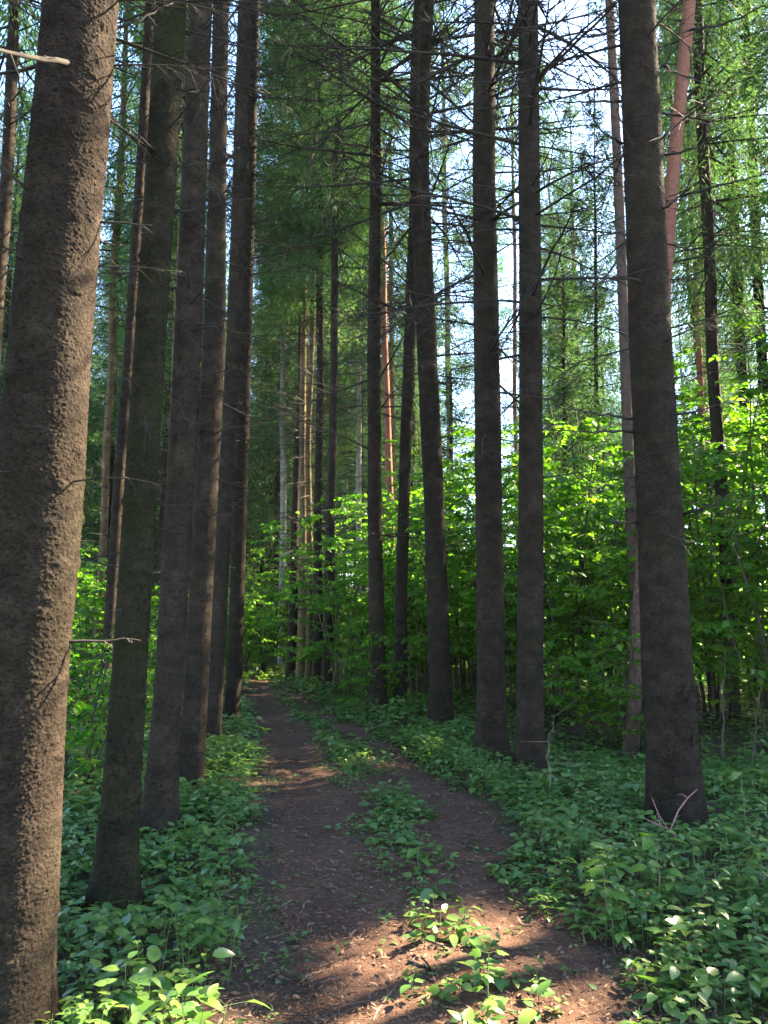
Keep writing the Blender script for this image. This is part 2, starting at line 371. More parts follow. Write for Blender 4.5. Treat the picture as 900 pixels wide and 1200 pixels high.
# ------------------------------------------------------------------ tree parts
def trunk_mesh(name, ctrl, mat, seg=10, dz=.5, zfine=0, dzf=.02, plate=0.0, flare=.35, seed=0, lump=.03):
    """ctrl: local points (x, y, z, r) from base up; fine rings up to zfine, coarse ones above"""
    c = np.array(ctrl, float); top = c[-1, 2]
    z = np.concatenate([np.arange(-.2, zfine, dzf), np.arange(max(zfine, -.2), top, dz), [top]]) if zfine > 0 else np.concatenate([np.arange(-.2, .6, .12), np.arange(.6, top, dz), [top]])
    cx, cy, cr = (np.interp(z, c[:, 2], c[:, i]) for i in (0, 1, 3))
    if len(z) > 12:                                           # soften the kinks between control points
        win = np.ones(1 + 2 * max(1, int(.25 / (dzf if zfine > 0 else dz))));
        win /= len(win)
        pad = len(win) // 2
        sm = lambda a: np.convolve(np.pad(a, pad, mode='edge'), win, 'valid')
        cx, cy = sm(cx), sm(cy)
    th = np.arange(seg) * 2 * PI / seg
    T, Zz = np.meshgrid(th, z); r = np.repeat(cr[:, None], seg, 1)
    ph = seed * 1.7
    r = r * (1 + flare * np.exp(-np.maximum(Zz, 0) / .14) * (.35 + 1.1 * np.clip(np.sin(2.5 * T + ph) * np.sin(2 * T + 1.3 * ph), 0, 1)))
    x0, y0 = np.cos(T) * r, np.sin(T) * r
    r = r * (1 + lump * 2 * (vnoise(x0 * 5 + seed * 7, y0 * 5, Zz * 1.6, k=seed) - .5)) 
    if plate > 0:
        wx = x0 * 70 + 1.4 * vnoise(x0 * 30, y0 * 30, Zz * 30, k=31); wy = y0 * 70; wz = Zz * 78 + 1.4 * vnoise(x0 * 18, y0 * 18, Zz * 18 + 9, k=32)
        f1, f2, cell, dzz = worley(wx, wy, wz, k=seed + 40)
        p = np.clip((f2 - f1) / .28, 0, 1); p = p * p * (3 - 2 * p)
        pa = plate * (.45 + .9 * vnoise(x0 * 4, y0 * 4, Zz * 4, k=35)); r = r + pa * (p * (.25 + .6 * cell - 1.1 * dzz * (.4 + cell)) - .4) + plate * 1.2 * (vnoise(x0 * 110, y0 * 110, Zz * 110, k=33) - .5)
        rk = np.random.default_rng(seed + 5)
        for _ in range(int(top * 5)):
            zk, tk = rk.uniform(.3, max(zfine, 1)), rk.uniform(0, 2 * PI); w_ = rk.uniform(.014, .03); rr0 = float(np.interp(zk, c[:, 2], c[:, 3]))
            rows = np.abs(z - zk) < w_ * 3.5
            if not rows.any(): continue
            da = (T[rows] - tk + PI) % (2 * PI) - PI; d2 = ((da * rr0) ** 2 + ((Zz[rows] - zk) * 1.3) ** 2) / w_ ** 2
            r[rows] += rk.uniform(.006, .016) * (np.exp(-d2) - .75 * np.exp(-d2 * 5))
    P = np.stack([cx[:, None] + np.cos(T) * r, cy[:, None] + np.sin(T) * r, Zz], -1)
    k = len(z); idx = np.arange(k * seg).reshape(k, seg); nx = np.roll(idx, -1, 1)
    q = np.stack([idx[:-1], nx[:-1], nx[1:], idx[1:]], -1).reshape(-1, 4)
    m = MB(); m.add(P.reshape(-1, 3), q, np.full(len(q), 4))
    return m.mesh(name, mat)

def dead_branch_mesh(seed, L=1.0, twigs=9, droop=.25, kink=.06):
    """a dry spruce limb along +X from the origin"""
    r = np.random.default_rng(seed); k = 9; s = np.linspace(0, 1, k)
    up = r.uniform(-.1, .25)
    pts = np.stack([L * s, np.cumsum(r.normal(0, kink, k)) * L * .35 * s, L * (up * s - droop * s ** 2 + .12 * s ** 3) + np.cumsum(r.normal(0, kink, k)) * L * .2 * s], 1)
    mb = MB(); r0 = .0065 + .003 * L
    tube(mb, pts, r0 * (1 - s) ** .8 * .9 + .0022, 5)
    for i in range(twigs):
        t = r.uniform(.15, .98); p = np.array([np.interp(t, s, pts[:, j]) for j in range(3)])
        sd = r.choice([-1, 1]); l = r.uniform(.15, .5) * L * (1.1 - t) + .08
        d = unit(np.array([r.uniform(.4, 1), sd * r.uniform(.35, 1), r.uniform(-.7, .3)]))
        q1 = p + d * l * .5 + r.normal(0, .03, 3) * l; q2 = q1 + d * l * .5 + np.array([.1, 0, -.2]) * l * r.uniform(-.4, 1)
        prisms(mb, [p, q1], [q1, q2], [.0045, .0032], [.0032, .0014])
        for _ in range(r.integers(0, 4)):
            f = r.uniform(.2, .9); p3 = p + (q2 - p) * f; d3 = unit(d + r.normal(0, .6, 3)); prisms(mb, [p3], [p3 + d3 * l * r.uniform(.2, .5)], .0026, .001)
    return mb.mesh('dead_branch', M_DEAD)
DB = [dead_branch_mesh(100 + i, 1.0, 9 + i % 5, .04 + .05 * (i % 6), .02 + .012 * (i % 3)) for i in range(12)]
STUB = [dead_branch_mesh(200 + i, .3, 1 + i % 3, .1, .09) for i in range(6)]

def spruce_crown(seed, Hh, h0, rmax, dens=55, hang=.35, dead0=None, dead_n=0, deadL=1.6, thin=1.0, el0=-12, el1=35, wide=.36, nl=.17, nw=.026):
    r = np.random.default_rng(seed); mb = MB()
    z = h0; P0 = []; P1 = []; RA = []; RB = []
    NP, NA, NN, NL, NW = [], [], [], [], []
    while z < Hh - .15:
        f = (z - h0) / (Hh - h0)
        for _ in range(r.integers(4, 7)):
            if r.random() > thin: continue
            az = r.uniform(0, 2 * PI); L = rmax * (1 - f) ** .75 * r.uniform(.65, 1.12) + .12
            if f < .12: L *= r.uniform(.5, 1)
            el = math.tan(math.radians(el0 + (el1 - el0) * f + r.normal(0, 6))); dr = r.uniform(.1, .35) * (1 - f)
            zz = z + r.uniform(-.15, .15)
            s = np.linspace(0, 1, 6); ca, sa = math.cos(az), math.sin(az)
            rr = L * s; zo = zz + L * (el * s - dr * s ** 2 + .6 * dr * s ** 3)
            pts = np.stack([ca * rr, sa * rr, zo], 1)
            P0.append(pts[:-1]); P1.append(pts[1:]); rad = (.008 + .008 * L) * (1 - s) + .003; RA.append(rad[:-1]); RB.append(rad[1:])
            n = int(dens * L * (.7 + .5 * L / rmax))
            t = r.uniform(.12, 1, n) ** .8; side = r.choice([-1., 1.], n)
            lat = r.uniform(0, 1, n) * wide * L * np.clip(1.15 - t, .12, 1) * np.clip(t * 3, .2, 1)
            hg = r.uniform(0, 1, n) ** 1.4 * hang * np.clip(L, .3, 1.6) * np.clip(1.2 - t, .2, 1)
            base = np.stack([np.interp(t, s, pts[:, j]) for j in range(3)], 1)
            fw = .35 * lat
            pos = base + np.stack([-sa * lat * side + ca * fw, ca * lat * side + sa * fw, -hg - .25 * lat], 1)
            dn = np.clip(hg / (hang + .01) * 2.6, .2, 2.6) * (1 if hang > .15 else .3)
            a = np.stack([ca * .7 - sa * side * .8, sa * .7 + ca * side * .8, -dn], 1) + r.normal(0, .2, (n, 3))
            NP.append(pos); NA.append(a); NN.append(np.stack([r.normal(0, .6, n), r.normal(0, .6, n), np.ones(n)], 1))
            NL.append(nl * r.uniform(.6, 1.4, n)); NW.append(nw * r.uniform(.7, 1.3, n))
        z += r.uniform(.22, .42) * (1.15 - .5 * f)
    if dead_n:
        for _ in range(dead_n):
            zz = r.uniform(dead0, h0 + .5); az = r.uniform(0, 2 * PI); L = deadL * r.uniform(.25, 1) * (.45 + .55 * (zz - dead0) / (h0 - dead0))
            s = np.linspace(0, 1, 5); ca, sa = math.cos(az), math.sin(az); up, dr = r.uniform(-.2, .15), r.uniform(0, .35)
            pts = np.stack([ca * L * s, sa * L * s, zz + L * (up * s - dr * s ** 2 + .15 * s ** 3)], 1)
            P0.append(pts[:-1]); P1.append(pts[1:]); rad = .010 * (1 - s) + .0035; RA.append(rad[:-1]); RB.append(rad[1:])
            n = r.integers(2, 7)
            for _ in range(n):
                t = r.uniform(.2, 1); p = np.array([np.interp(t, s, pts[:, j]) for j in range(3)])
                d = unit(np.array([ca, sa, 0]) * .8 + np.array([-sa, ca, 0]) * r.choice([-1, 1]) * r.uniform(.4, 1) + np.array([0, 0, r.uniform(-.6, .2)]))
                P0.append(p[None]); P1.append((p + d * L * r.uniform(.15, .4))[None]); RA.append([.0045]); RB.append([.002])
    prisms(mb, np.concatenate(P0), np.concatenate(P1), np.concatenate(RA), np.concatenate(RB), 3, 1)
    diamonds(mb, np.concatenate(NP), np.concatenate(NA), np.concatenate(NN), np.concatenate(NL), np.concatenate(NW), 0)
    return mb.mesh('spruce_crown', [M_NEEDLE, M_DEAD])
def pine_crown(seed, Hh, h0):
    r = np.random.default_rng(seed); mb = MB(); P0, P1, RA, RB, NP, NA, NN = [], [], [], [], [], [], []
    for i in range(34):
        zz = r.uniform(h0, Hh); f = (zz - h0) / (Hh - h0); az = r.uniform(0, 2 * PI); L = r.uniform(.8, 2.3) * (1.1 - .6 * f)
        d = np.array([math.cos(az), math.sin(az), r.uniform(0, .6)]); s = np.linspace(0, 1, 4)[:, None]
        pts = np.array([0, 0, zz]) + d * L * s + r.normal(0, .06, (4, 3)) * s
        P0.append(pts[:-1]); P1.append(pts[1:]); RA.append([.03, .02, .012]); RB.append([.02, .012, .006])
        for c in range(9):
            cpos = pts[r.integers(1, 4)] + r.normal(0, .26, 3); n = 60
            dd = unit(r.normal(0, 1, (n, 3)) + np.array([0, 0, .5])); NP.append(cpos + dd * r.uniform(.0, .12, (n, 1))); NA.append(dd); NN.append(r.normal(0, 1, (n, 3)))
    prisms(mb, np.concatenate(P0), np.concatenate(P1), np.concatenate(RA), np.concatenate(RB), 4, 1)
    N = np.concatenate(NP); diamonds(mb, N, np.concatenate(NA), np.concatenate(NN), .16, .022, 0)
    return mb.mesh('pine_crown', [M_PNEEDLE, M_DEAD])

CROWN = {
 'near': spruce_crown(1, 23, 12.3, 2.0, 45, .3, thin=.75),
 'tall': spruce_crown(2, 24, 9.5, 2.3, 190, .6, 1.6, 70, 1.7, thin=.72, nl=.12, nw=.022),
 'tall2': spruce_crown(3, 25, 7.5, 2.3, 200, .6, 1.4, 60, 1.6, thin=.72, nl=.12, nw=.022),
 'mid': spruce_crown(4, 21, 5.0, 2.4, 115, .65, 1.2, 40, 1.6),
 'mid2': spruce_crown(5, 19, 3.6, 2.2, 115, .55, 1.0, 24, 1.5, thin=.9),
 'young': spruce_crown(6, 10, .8, 1.7, 150, .22, el0=-4, el1=40, nl=.13),
 'pine': pine_crown(7, 23, 14.5),
}
CRH = {'near': 23, 'tall': 24, 'tall2': 25, 'mid': 21, 'mid2': 19, 'young': 10, 'pine': 23}
print('crown faces', {k: len(v.polygons) for k, v in CROWN.items()})

TR = []                                                        # (x, y, radius) of every trunk, kept clear by plants
def px_trunk(pts, base=None, Y=None):
    """pixel centre line [(px, py, width_px)...] bottom to top -> root xy and local ctrl points up to the frame's top"""
    if Y is None: gx, gy = ground_pt(*base); Y = gy
    out = []
    for px, py, wd in pts:
        p, t = plane_pt(px, py, Y); out.append((p[0], p[1], p[2], .475 * wd * t / F))
    out = np.array(out); return out, Y

def near_tree(label, base, pts, mat=M_SPRUCE, Htot=23, crown='near', nbr=34, zb=(1.6, 9.5), Lb=(.5, 1.9), fine=.016, seg=96, plate=.004, zf=None, name='spruce_tree', seed=1, group='tall spruces lining the path', avoid=None, flare=.3):
    r = np.random.default_rng(seed * 13 + 5)
    c, Y = px_trunk(pts, base); gx = ground_pt(*base)[0]; gz = H1(gx, Y)
    root = link(name, None, loc=(gx, Y, gz)); tag(root, label, 'tree', group)
    root.empty_display_size = .3
    loc = c - np.array([gx, Y, gz, 0])
    x0 = loc[0].copy(); x0[2] = -.25
    zt, rt = loc[-1, 2], loc[-1, 3]
    sl = (loc[-1, 0] - loc[0, 0]) / max(zt - loc[0, 2], .1)
    sl2 = np.clip(sl, -.04, .04)
    ctrl = [tuple(x0)] + [tuple(p) for p in loc]
    for q in (.35, .7, 1.0):
        z = zt + (Htot - zt) * q; ctrl.append((loc[-1, 0] + sl2 * (z - zt), 0, z, max(.012, rt * (1 - q) + .012 * q)))
    ctrl = np.array(ctrl)
    zf = zt + .3 if zf is None else zf
    link('trunk', trunk_mesh('trunk', ctrl, mat, seg, .35, zf, fine, plate, flare=flare, seed=seed), root)
    if crown:
        zc = 10.5; cx = np.interp(zc + 4, ctrl[:, 2], ctrl[:, 0])
        link('crown', CROWN[crown], root, (cx - sl2 * 14.5, 0, Htot - CRH[crown]), (0, math.atan(sl2), r.uniform(0, 6.28)))
    z = zb[0]
    zs = np.sort(r.uniform(0, 1, nbr) ** .75) * (zb[1] - zb[0]) + zb[0]
    for z in zs:
        az = r.uniform(0, 2 * PI)
        if avoid is not None and abs(math.remainder(az - avoid, 2 * PI)) < .9: az += PI
        cx = np.interp(z, ctrl[:, 2], ctrl[:, 0]); rr = np.interp(z, ctrl[:, 2], ctrl[:, 3])
        f = (z - zb[0]) / (zb[1] - zb[0])
        stub = r.random() < .42 - .3 * f
        L = (r.uniform(.7, 1.3) if stub else r.uniform(*Lb) * (.5 + .6 * f))
        me = (STUB[r.integers(0, 6)] if stub else DB[r.integers(0, 12)])
        link('dead_branch', me, root, (cx + math.cos(az) * rr * .9, math.sin(az) * rr * .9, z), (r.normal(0, .6), r.normal(.02, .14), az), (L, L, L) if stub else (L, L, L * .9))
    TR.append((gx, Y, rr if nbr else loc[0, 3]))
    return root

def limb(root, pts, rad, seed=0, twigs=5):
    pts = [(a, b, c + (.3 if root is t1 else .25) + (.1 if i == 0 and root is not t1 else 0)) for i, (a, b, c) in enumerate(pts)]
    """one special dry limb given in pixels at a depth: [(px, py, Y)...]"""
    mb = MB(); P = np.array([plane_pt(px, py, Y)[0] for px, py, Y in pts]); P = P - np.array(root.location)
    s = np.linspace(0, 1, len(P)); ss = np.linspace(0, 1, 12)
    Q = np.stack([np.interp(ss, s, P[:, i]) for i in range(3)], 1)
    r = np.random.default_rng(seed); Q[1:] += r.normal(0, .006, (11, 3))
    tube(mb, Q, rad * (1 - .75 * ss), 6)
    for _ in range(twigs):
        t = r.uniform(.3, 1); p = np.array([np.interp(t, ss, Q[:, i]) for i in range(3)]); d = unit(unit(Q[-1] - Q[0]) * .6 + r.normal(0, .6, 3)); l = r.uniform(.08, .3)
        prisms(mb, [p], [p + d * l], .0035, .001)
    return link('dead_branch', mb.mesh('dead_branch', M_DEAD), root)

# ------------------------------------------------------------------ the row left of the path
G = 'tall spruces lining the path'
t1 = near_tree('thick spruce at the left edge, nearest to the camera, its right flank sunlit', (-12, 1225),
    [(-6, 1200, 132), (6, 1100, 118), (25, 800, 106), (46, 600, 101), (60, 400, 95), (78, 200, 90), (95, 0, 86)], nbr=34, zb=(1.2, 5.5), Lb=(.35, .8), fine=.004, seg=320, plate=.0036, seed=1, avoid=None)
limb(t1, [(108, 78, 2.78), (70, 72, 2.6), (20, 64, 2.35), (-30, 52, 2.15)], .016, 1, 3)
limb(t1, [(128, 36, 2.9), (160, 25, 2.95), (203, 4, 3.05)], .009, 2, 4)
limb(t1, [(60, 142, 2.9), (85, 128, 2.85), (128, 124, 2.75)], .008, 3, 2)
t2 = near_tree('slim greenish spruce second along the left row, mossy bark', (133, 1072),
    [(133, 1050, 56), (140, 960, 48), (151, 800, 42), (163, 600, 39), (176, 400, 37.5), (189, 200, 37), (201, 0, 36)], M_MOSSY, nbr=64, zb=(1.3, 7), Lb=(.3, .9), fine=.0065, seg=150, plate=.0042, seed=2)
t3 = near_tree('dark spruce third along the left row, straight and bare below', (187, 985),
    [(187, 960, 45), (192, 880, 38), (198, 800, 35), (209, 600, 33.5), (220, 400, 32.5), (228, 200, 29), (236, 0, 27)], nbr=64, zb=(1.4, 7.5), Lb=(.3, 1.1), seed=3, seg=96)
near_tree('dark spruce fourth along the left row, rough bark, base behind herbs', (224, 928),
    [(224, 915, 31), (230, 800, 29), (240, 600, 28), (251, 400, 27), (255, 200, 21), (259, 0, 19)], nbr=64, zb=(1.5, 8.5), Lb=(.3, 1.2), seed=4, seg=80, fine=.02)
near_tree('slim brownish spruce fifth along the left row, before the last one', (248, 880),
    [(248, 872, 21), (253, 800, 19), (263, 600, 18.5), (274, 400, 18), (281, 200, 17), (287, 0, 16)], nbr=60, zb=(1.6, 9.5), Lb=(.4, 1.3), seed=5, seg=64, fine=.025)
near_tree('last dark spruce of the left row, beside the narrowing path', (271, 848),
    [(271, 842, 21), (274, 800, 19), (281, 600, 17), (288, 400, 14.5), (294, 200, 12), (299, 0, 11)], nbr=60, zb=(1.6, 10.5), Lb=(.5, 1.6), seed=6, seg=64, fine=.03)
near_tree('thin dark spruce half hidden just left behind the mossy trunk', (116, 852),
    [(117, 850, 15), (127, 760, 15), (140, 560, 14), (152, 400, 13), (165, 200, 12), (176, 0, 11)], nbr=26, zb=(2, 10), Lb=(.4, 1.2), seed=7, seg=48, fine=.03)
# ------------------------------------------------------------------ the row right of the path
near_tree('dark slender spruce with a twin close on its right, right of the path', (443, 846),
    [(443, 838, 25), (443, 800, 20), (439, 600, 17.5), (438, 400, 16), (440, 200, 13), (440, 0, 11)], nbr=80, zb=(2.2, 12), Lb=(1.0, 3.0), seed=8, seg=64, fine=.03)
near_tree('leaning spruce touching its twin at the base, right of the path', (466, 842),
    [(466, 836, 20), (470, 800, 16), (470, 700, 15), (476, 500, 14), (480, 400, 14), (487, 200, 12), (493, 0, 10)], nbr=46, zb=(2.4, 12), Lb=(.8, 2.4), seed=9, seg=56, fine=.03)
near_tree('dark crooked spruce between the twin trunks and the thick straight pair', (517, 858),
    [(517, 850, 32), (516, 800, 28), (509, 600, 25), (500, 400, 24.5), (491, 200, 24), (492, 100, 25), (497, 0, 25)], nbr=80, zb=(2.4, 11), Lb=(1.0, 2.8), seed=10, seg=80, fine=.02)
r4 = near_tree('straight dark spruce, left one of the close pair right of centre', (576, 898),
    [(576, 885, 47), (576, 850, 39), (576, 800, 35.5), (573, 600, 33), (570, 400, 31), (567, 200, 28), (568, 0, 24)], nbr=74, zb=(2.2, 10), Lb=(.9, 2.5), seed=11, seg=96, fine=.018)
near_tree('straight dark spruce, right one of the close pair right of centre', (621, 912),
    [(621, 900, 39), (621, 850, 34), (621, 800, 32), (622, 600, 30), (622, 400, 28), (620, 200, 26), (619, 0, 24)], nbr=70, zb=(2.2, 9.5), Lb=(.9, 2.5), seed=12, seg=96, fine=.018)
r6 = near_tree('thick dark spruce at right with torn bark low on its trunk', (792, 975),
    [(792, 955, 70), (788, 880, 64), (782, 800, 61), (773, 600, 54), (762, 400, 49), (754, 200, 46), (746, 0, 43)], nbr=44, zb=(1.9, 8), Lb=(.5, 1.5), fine=.0055, seg=250, plate=.0036, seed=13)
for i, p in enumerate([[(724, 35, 5.6), (700, 42, 5.5), (645, 49, 5.3)], [(728, 119, 5.6), (690, 119, 5.4), (648, 119, 5.3)], [(770, 183, 5.6), (820, 172, 5.2), (868, 145, 5.0)],
        [(768, 250, 5.6), (785, 240, 5.4), (806, 218, 5.2)], [(776, 78, 5.6), (800, 88, 5.5), (836, 103, 5.3)], [(806, 36, 5.4), (850, 28, 5.0), (905, 5, 4.8)],
        [(736, 280, 5.6), (712, 325, 5.4), (680, 345, 5.3)], [(742, 491, 5.6), (700, 485, 5.4), (640, 475, 5.2)], [(744, 506, 5.6), (700, 506, 5.5), (640, 504, 5.4)],
        [(800, 603, 5.6), (830, 595, 5.4), (856, 580, 5.3)], [(745, 612, 5.6), (725, 612, 5.4), (712, 610, 5.3)], [(729, 168, 5.6), (705, 155, 5.4), (682, 118, 5.3)], [(800, 230, 5.5), (850, 215, 5.2), (905, 203, 5.0)]]):
    limb(r6, p, .0125, 30 + i, 4)
# torn bark scar on that trunk: a raised strip of splintered plates
mb = MB(); rs = np.random.default_rng(5)
for i in range(46):
    py = rs.uniform(795, 872); pp, t = plane_pt(795 + rs.uniform(0, 20) + (py - 800) * .05, py, 5.9)
    p = pp - np.array(r6.location); p[1] = -math.sqrt(max(0, .215 ** 2 - (p[0] + .02) ** 2)) - .008 + .03 * (abs(p[0]) > .12)
    d = np.array([rs.normal(0, .35), -.3 * rs.random(), rs.choice([-1, 1]) * .8]); diamonds(mb, p[None], d[None], np.array([[rs.normal(0, .3), -1, .1]]), rs.uniform(.04, .11), rs.uniform(.018, .04))
link('torn_bark', mb.mesh('torn_bark', M_SPRUCE), r6)

# ------------------------------------------------------------------ trunks farther off, each placed where it stands
def far_tree(label, pts, base=None, Y=None, crown='tall', mat=M_SPRUCE, name='spruce_tree', group='trees standing deeper in the forest', Htot=None, seed=0, rs=1.0, kind=None):
    r = np.random.default_rng(seed + 900)
    c, Y = px_trunk(pts, base, Y)
    sl = np.polyfit(c[:, 2], c[:, 0], 1) if len(c) > 1 else np.array([0, c[0, 0]])
    gx = sl[1] if base is None else ground_pt(*base)[0]
    gz = H1(gx, Y); Hh = Htot or CRH[crown]; k = Hh / CRH[crown]
    root = link(name, None, loc=(gx, Y, gz), rot=(r.normal(0, .01), math.atan(np.clip(sl[0], -.14, .14)), 0)); tag(root, label, 'tree', group)
    z0 = c[0, 2]; rb = c[0, 3] * 1.02
    rad = lambda z: max(.015, float(np.interp(z, c[:, 2], c[:, 3])) if z < c[-1, 2] else c[-1, 3] * (1 - (z - c[-1, 2]) / (Hh - c[-1, 2] + .1)))
    zz = np.linspace(0, Hh, 14)
    ctrl = [(0, 0, -.2, rb)] + [(r.normal(0, .025), r.normal(0, .025), z, rad(z)) for z in zz]
    link('trunk', trunk_mesh('trunk', ctrl, mat, 14, .5, flare=.25, seed=seed), root)
    link('crown', CROWN[crown], root, rot=(0, 0, r.uniform(0, 6.28)), scale=(k * rs, k * rs, k))
    TR.append((gx, Y, rb)); return root
F2 = far_tree
# cluster at the bend of the path
for i, (lb, b, p, cr, mt) in enumerate([
    ('warm brown spruce, leftmost trunk of the cluster at the path bend', (341, 797), [(341, 790, 13), (352, 600, 9), (357, 300, 8)], 'tall', M_SPRUCE),
    ('sunlit spruce, second trunk in the cluster at the path bend', (353, 800), [(353, 795, 12), (354, 600, 9), (355, 350, 7)], 'tall', M_LIT_OLIVE),
    ('thin sunlit spruce, middle trunk in the cluster at the path bend', (361, 801), [(361, 795, 9), (361, 600, 7.5), (366, 400, 6.5)], 'tall', M_LIT_OLIVE),
    ('dark spruce, fourth trunk in the cluster at the path bend', (372, 806), [(372, 800, 13), (375, 600, 10), (376, 400, 9), (375, 200, 7)], 'tall', M_SPRUCE),
    ('dark spruce with a lit edge, rightmost trunk at the path bend', (383, 813), [(383, 806, 16), (385, 600, 11), (389, 400, 9.5), (395, 200, 8)], 'tall', M_SPRUCE)]):
    F2(lb, p, b, crown=cr, mat=mt, group='cluster of spruces at the path bend', seed=i)
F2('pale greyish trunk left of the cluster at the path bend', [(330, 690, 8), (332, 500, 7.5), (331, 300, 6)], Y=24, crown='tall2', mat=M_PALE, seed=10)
F2('slim orange-lit spruce between the nearest and the mossy trunk', [(117, 780, 10), (115, 690, 9.5), (133, 400, 9), (146, 150, 7.5)], (112, 800), crown='tall', mat=M_LIT_OLIVE, seed=11)
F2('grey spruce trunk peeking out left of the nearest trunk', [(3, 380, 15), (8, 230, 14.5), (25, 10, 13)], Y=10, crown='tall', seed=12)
F2('thin far trunk seen between second and third trunks of the left row', [(199, 520, 7), (205, 350, 6.5), (212, 150, 6)], Y=17, crown='tall', mat=M_LIT_OLIVE, seed=13)
F2('thin brown spruce with twiggy limbs, right of the last left-row trunk', [(318, 600, 5), (320, 300, 4)], Y=32, crown='mid', seed=14)
# beyond the right row
F2('thin reddish pine trunk just right of the slender twin spruce', [(455, 540, 9), (452, 400, 8), (448, 300, 7)], Y=19, crown='pine', mat=M_PINE, name='pine_tree', seed=20)
F2('thin olive trunk beside the reddish pine behind the twin spruces', [(460, 540, 6), (459, 400, 6), (458, 250, 5)], Y=22, crown='tall', mat=M_LIT_OLIVE, seed=21)
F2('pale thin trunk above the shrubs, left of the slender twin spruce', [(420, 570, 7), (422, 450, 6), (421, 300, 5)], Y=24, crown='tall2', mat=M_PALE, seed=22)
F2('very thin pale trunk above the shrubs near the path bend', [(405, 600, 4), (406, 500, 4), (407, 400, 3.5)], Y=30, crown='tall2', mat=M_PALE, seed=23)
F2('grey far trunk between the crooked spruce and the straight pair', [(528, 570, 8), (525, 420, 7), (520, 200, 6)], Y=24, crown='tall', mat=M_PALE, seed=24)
F2('slim orange pine trunk left of the right trunk of the close pair', [(605, 530, 5), (604, 400, 5), (602, 250, 4.5)], Y=26, crown='pine', mat=M_PINE, name='pine_tree', seed=25)
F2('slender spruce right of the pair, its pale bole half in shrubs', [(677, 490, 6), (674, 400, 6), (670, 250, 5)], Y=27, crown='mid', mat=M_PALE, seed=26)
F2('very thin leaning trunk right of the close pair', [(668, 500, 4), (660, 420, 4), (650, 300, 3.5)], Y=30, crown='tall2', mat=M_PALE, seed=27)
F2('reddish pine whose pale upper stem shows left of the thick torn trunk', [(752, 860, 17), (746, 700, 15), (738, 450, 12.5), (728, 250, 12), (715, 20, 11)], (753, 868), crown='pine', mat=M_PINEG, name='pine_tree', seed=28)
F2('leaning pink-barked pine emerging behind the thick torn trunk', [(764, 560, 18), (780, 300, 16.5), (795, 150, 16), (808, 0, 15)], Y=9.0, crown='pine', mat=M_PINE, name='pine_tree', seed=29)
F2('dark spruce right of the pink pine, its base lost among shrubs', [(857, 800, 19), (842, 540, 15), (830, 300, 14), (822, 50, 13)], (860, 838), crown='tall2', seed=30)
F2('dark straight spruce near the right edge, second from it', [(873, 505, 12), (868, 400, 12), (860, 200, 11), (850, 40, 10)], Y=16, crown='tall', seed=31)
F2('dark spruce cut by the right edge of the view', [(898, 490, 13), (893, 400, 12), (884, 200, 11)], Y=15.5, crown='tall2', seed=32)
F2('thin reddish pine just left of the dark spruce among right shrubs', [(821, 520, 8), (818, 400, 7.5), (808, 260, 6)], Y=19, crown='pine', mat=M_PINE, name='pine_tree', seed=33)
F2('orange-lit pine peeping between the reddish pine and the dark spruce', [(829, 490, 7), (828, 400, 6.5), (822, 200, 6)], Y=24, crown='pine', mat=M_PINE, name='pine_tree', seed=34)
F2('thin grey spruce leaning between the pink pine and dark spruce', [(818, 420, 6), (806, 300, 5.5), (798, 230, 5)], Y=21, crown='tall2', seed=35)
F2('small young spruce with bright drooping branches right of the pair', [(662, 560, 5), (660, 300, 3), (656, 230, 2)], Y=17, crown='young', Htot=9.5, name='spruce_tree', seed=36)
F2('young spruce with a pointed top, low between crooked trunk and pair', [(530, 600, 5), (528, 400, 3)], Y=23, crown='young', Htot=9, seed=37)
F2('bushy spruce with lit drooping limbs left of the thick torn trunk', [(700, 560, 6), (697, 300, 4)], Y=20, crown='mid2', Htot=16, seed=38)

# forest behind: many look-alike spruces
rf = np.random.default_rng(77)
placed = [(x, y) for x, y, _ in TR]
def free(x, y, d): return all((x - a) ** 2 + (y - b) ** 2 > d * d for a, b in placed)
n_ok = 0; tries = 0
protoF = {}
for ck, mt in (('tall', M_SPRUCE), ('tall2', M_SPRUCE), ('mid', M_SPRUCE), ('mid2', M_MOSSY)):
    Hh = CRH[ck]; protoF[ck] = trunk_mesh('trunk', [(0, 0, -.2, .16), (0, 0, 1, .15), (.05, 0, Hh * .4, .115), (-.03, .04, Hh * .7, .07), (0, 0, Hh, .01)], mt, 12, .6, seed=3)
protoY = trunk_mesh('trunk', [(0, 0, -.2, .075), (0, 0, 4, .05), (0, 0, 10, .008)], M_SPRUCE, 10, .6, seed=4)
while n_ok < 105 and tries < 6000:
    tries += 1
    Y = 19 + 62 * rf.random() ** .8; x = rf.uniform(-.62, .62) * Y
    u = x / Y
    if abs(x - .5 * (r1(Y) + r2(Y))) < 1.6 and Y < 30: continue
    if Y < 26 and u > -.22 and rf.random() < .75: continue
    if u > .06 and rf.random() < .68: continue            # thinner wood towards the light
    if not free(x, Y, 2.2): continue
    placed.append((x, Y)); n_ok += 1
    ck = rf.choice(['tall', 'tall2', 'mid', 'mid2'], p=[.2, .3, .3, .2])
    root = link('spruce_tree', None, loc=(x, Y, H1(x, Y)), rot=(rf.normal(0, .012), rf.normal(0, .015), rf.uniform(0, 6.28)), scale=(1, 1, 1))
    k = rf.uniform(.85, 1.15); root.scale = (k, k, k)
    tag(root, 'distant spruce in the crowded wood behind the path and shrubs', 'tree', 'distant spruces closing the view')
    link('trunk', protoF[ck], root); link('crown', CROWN[ck], root)

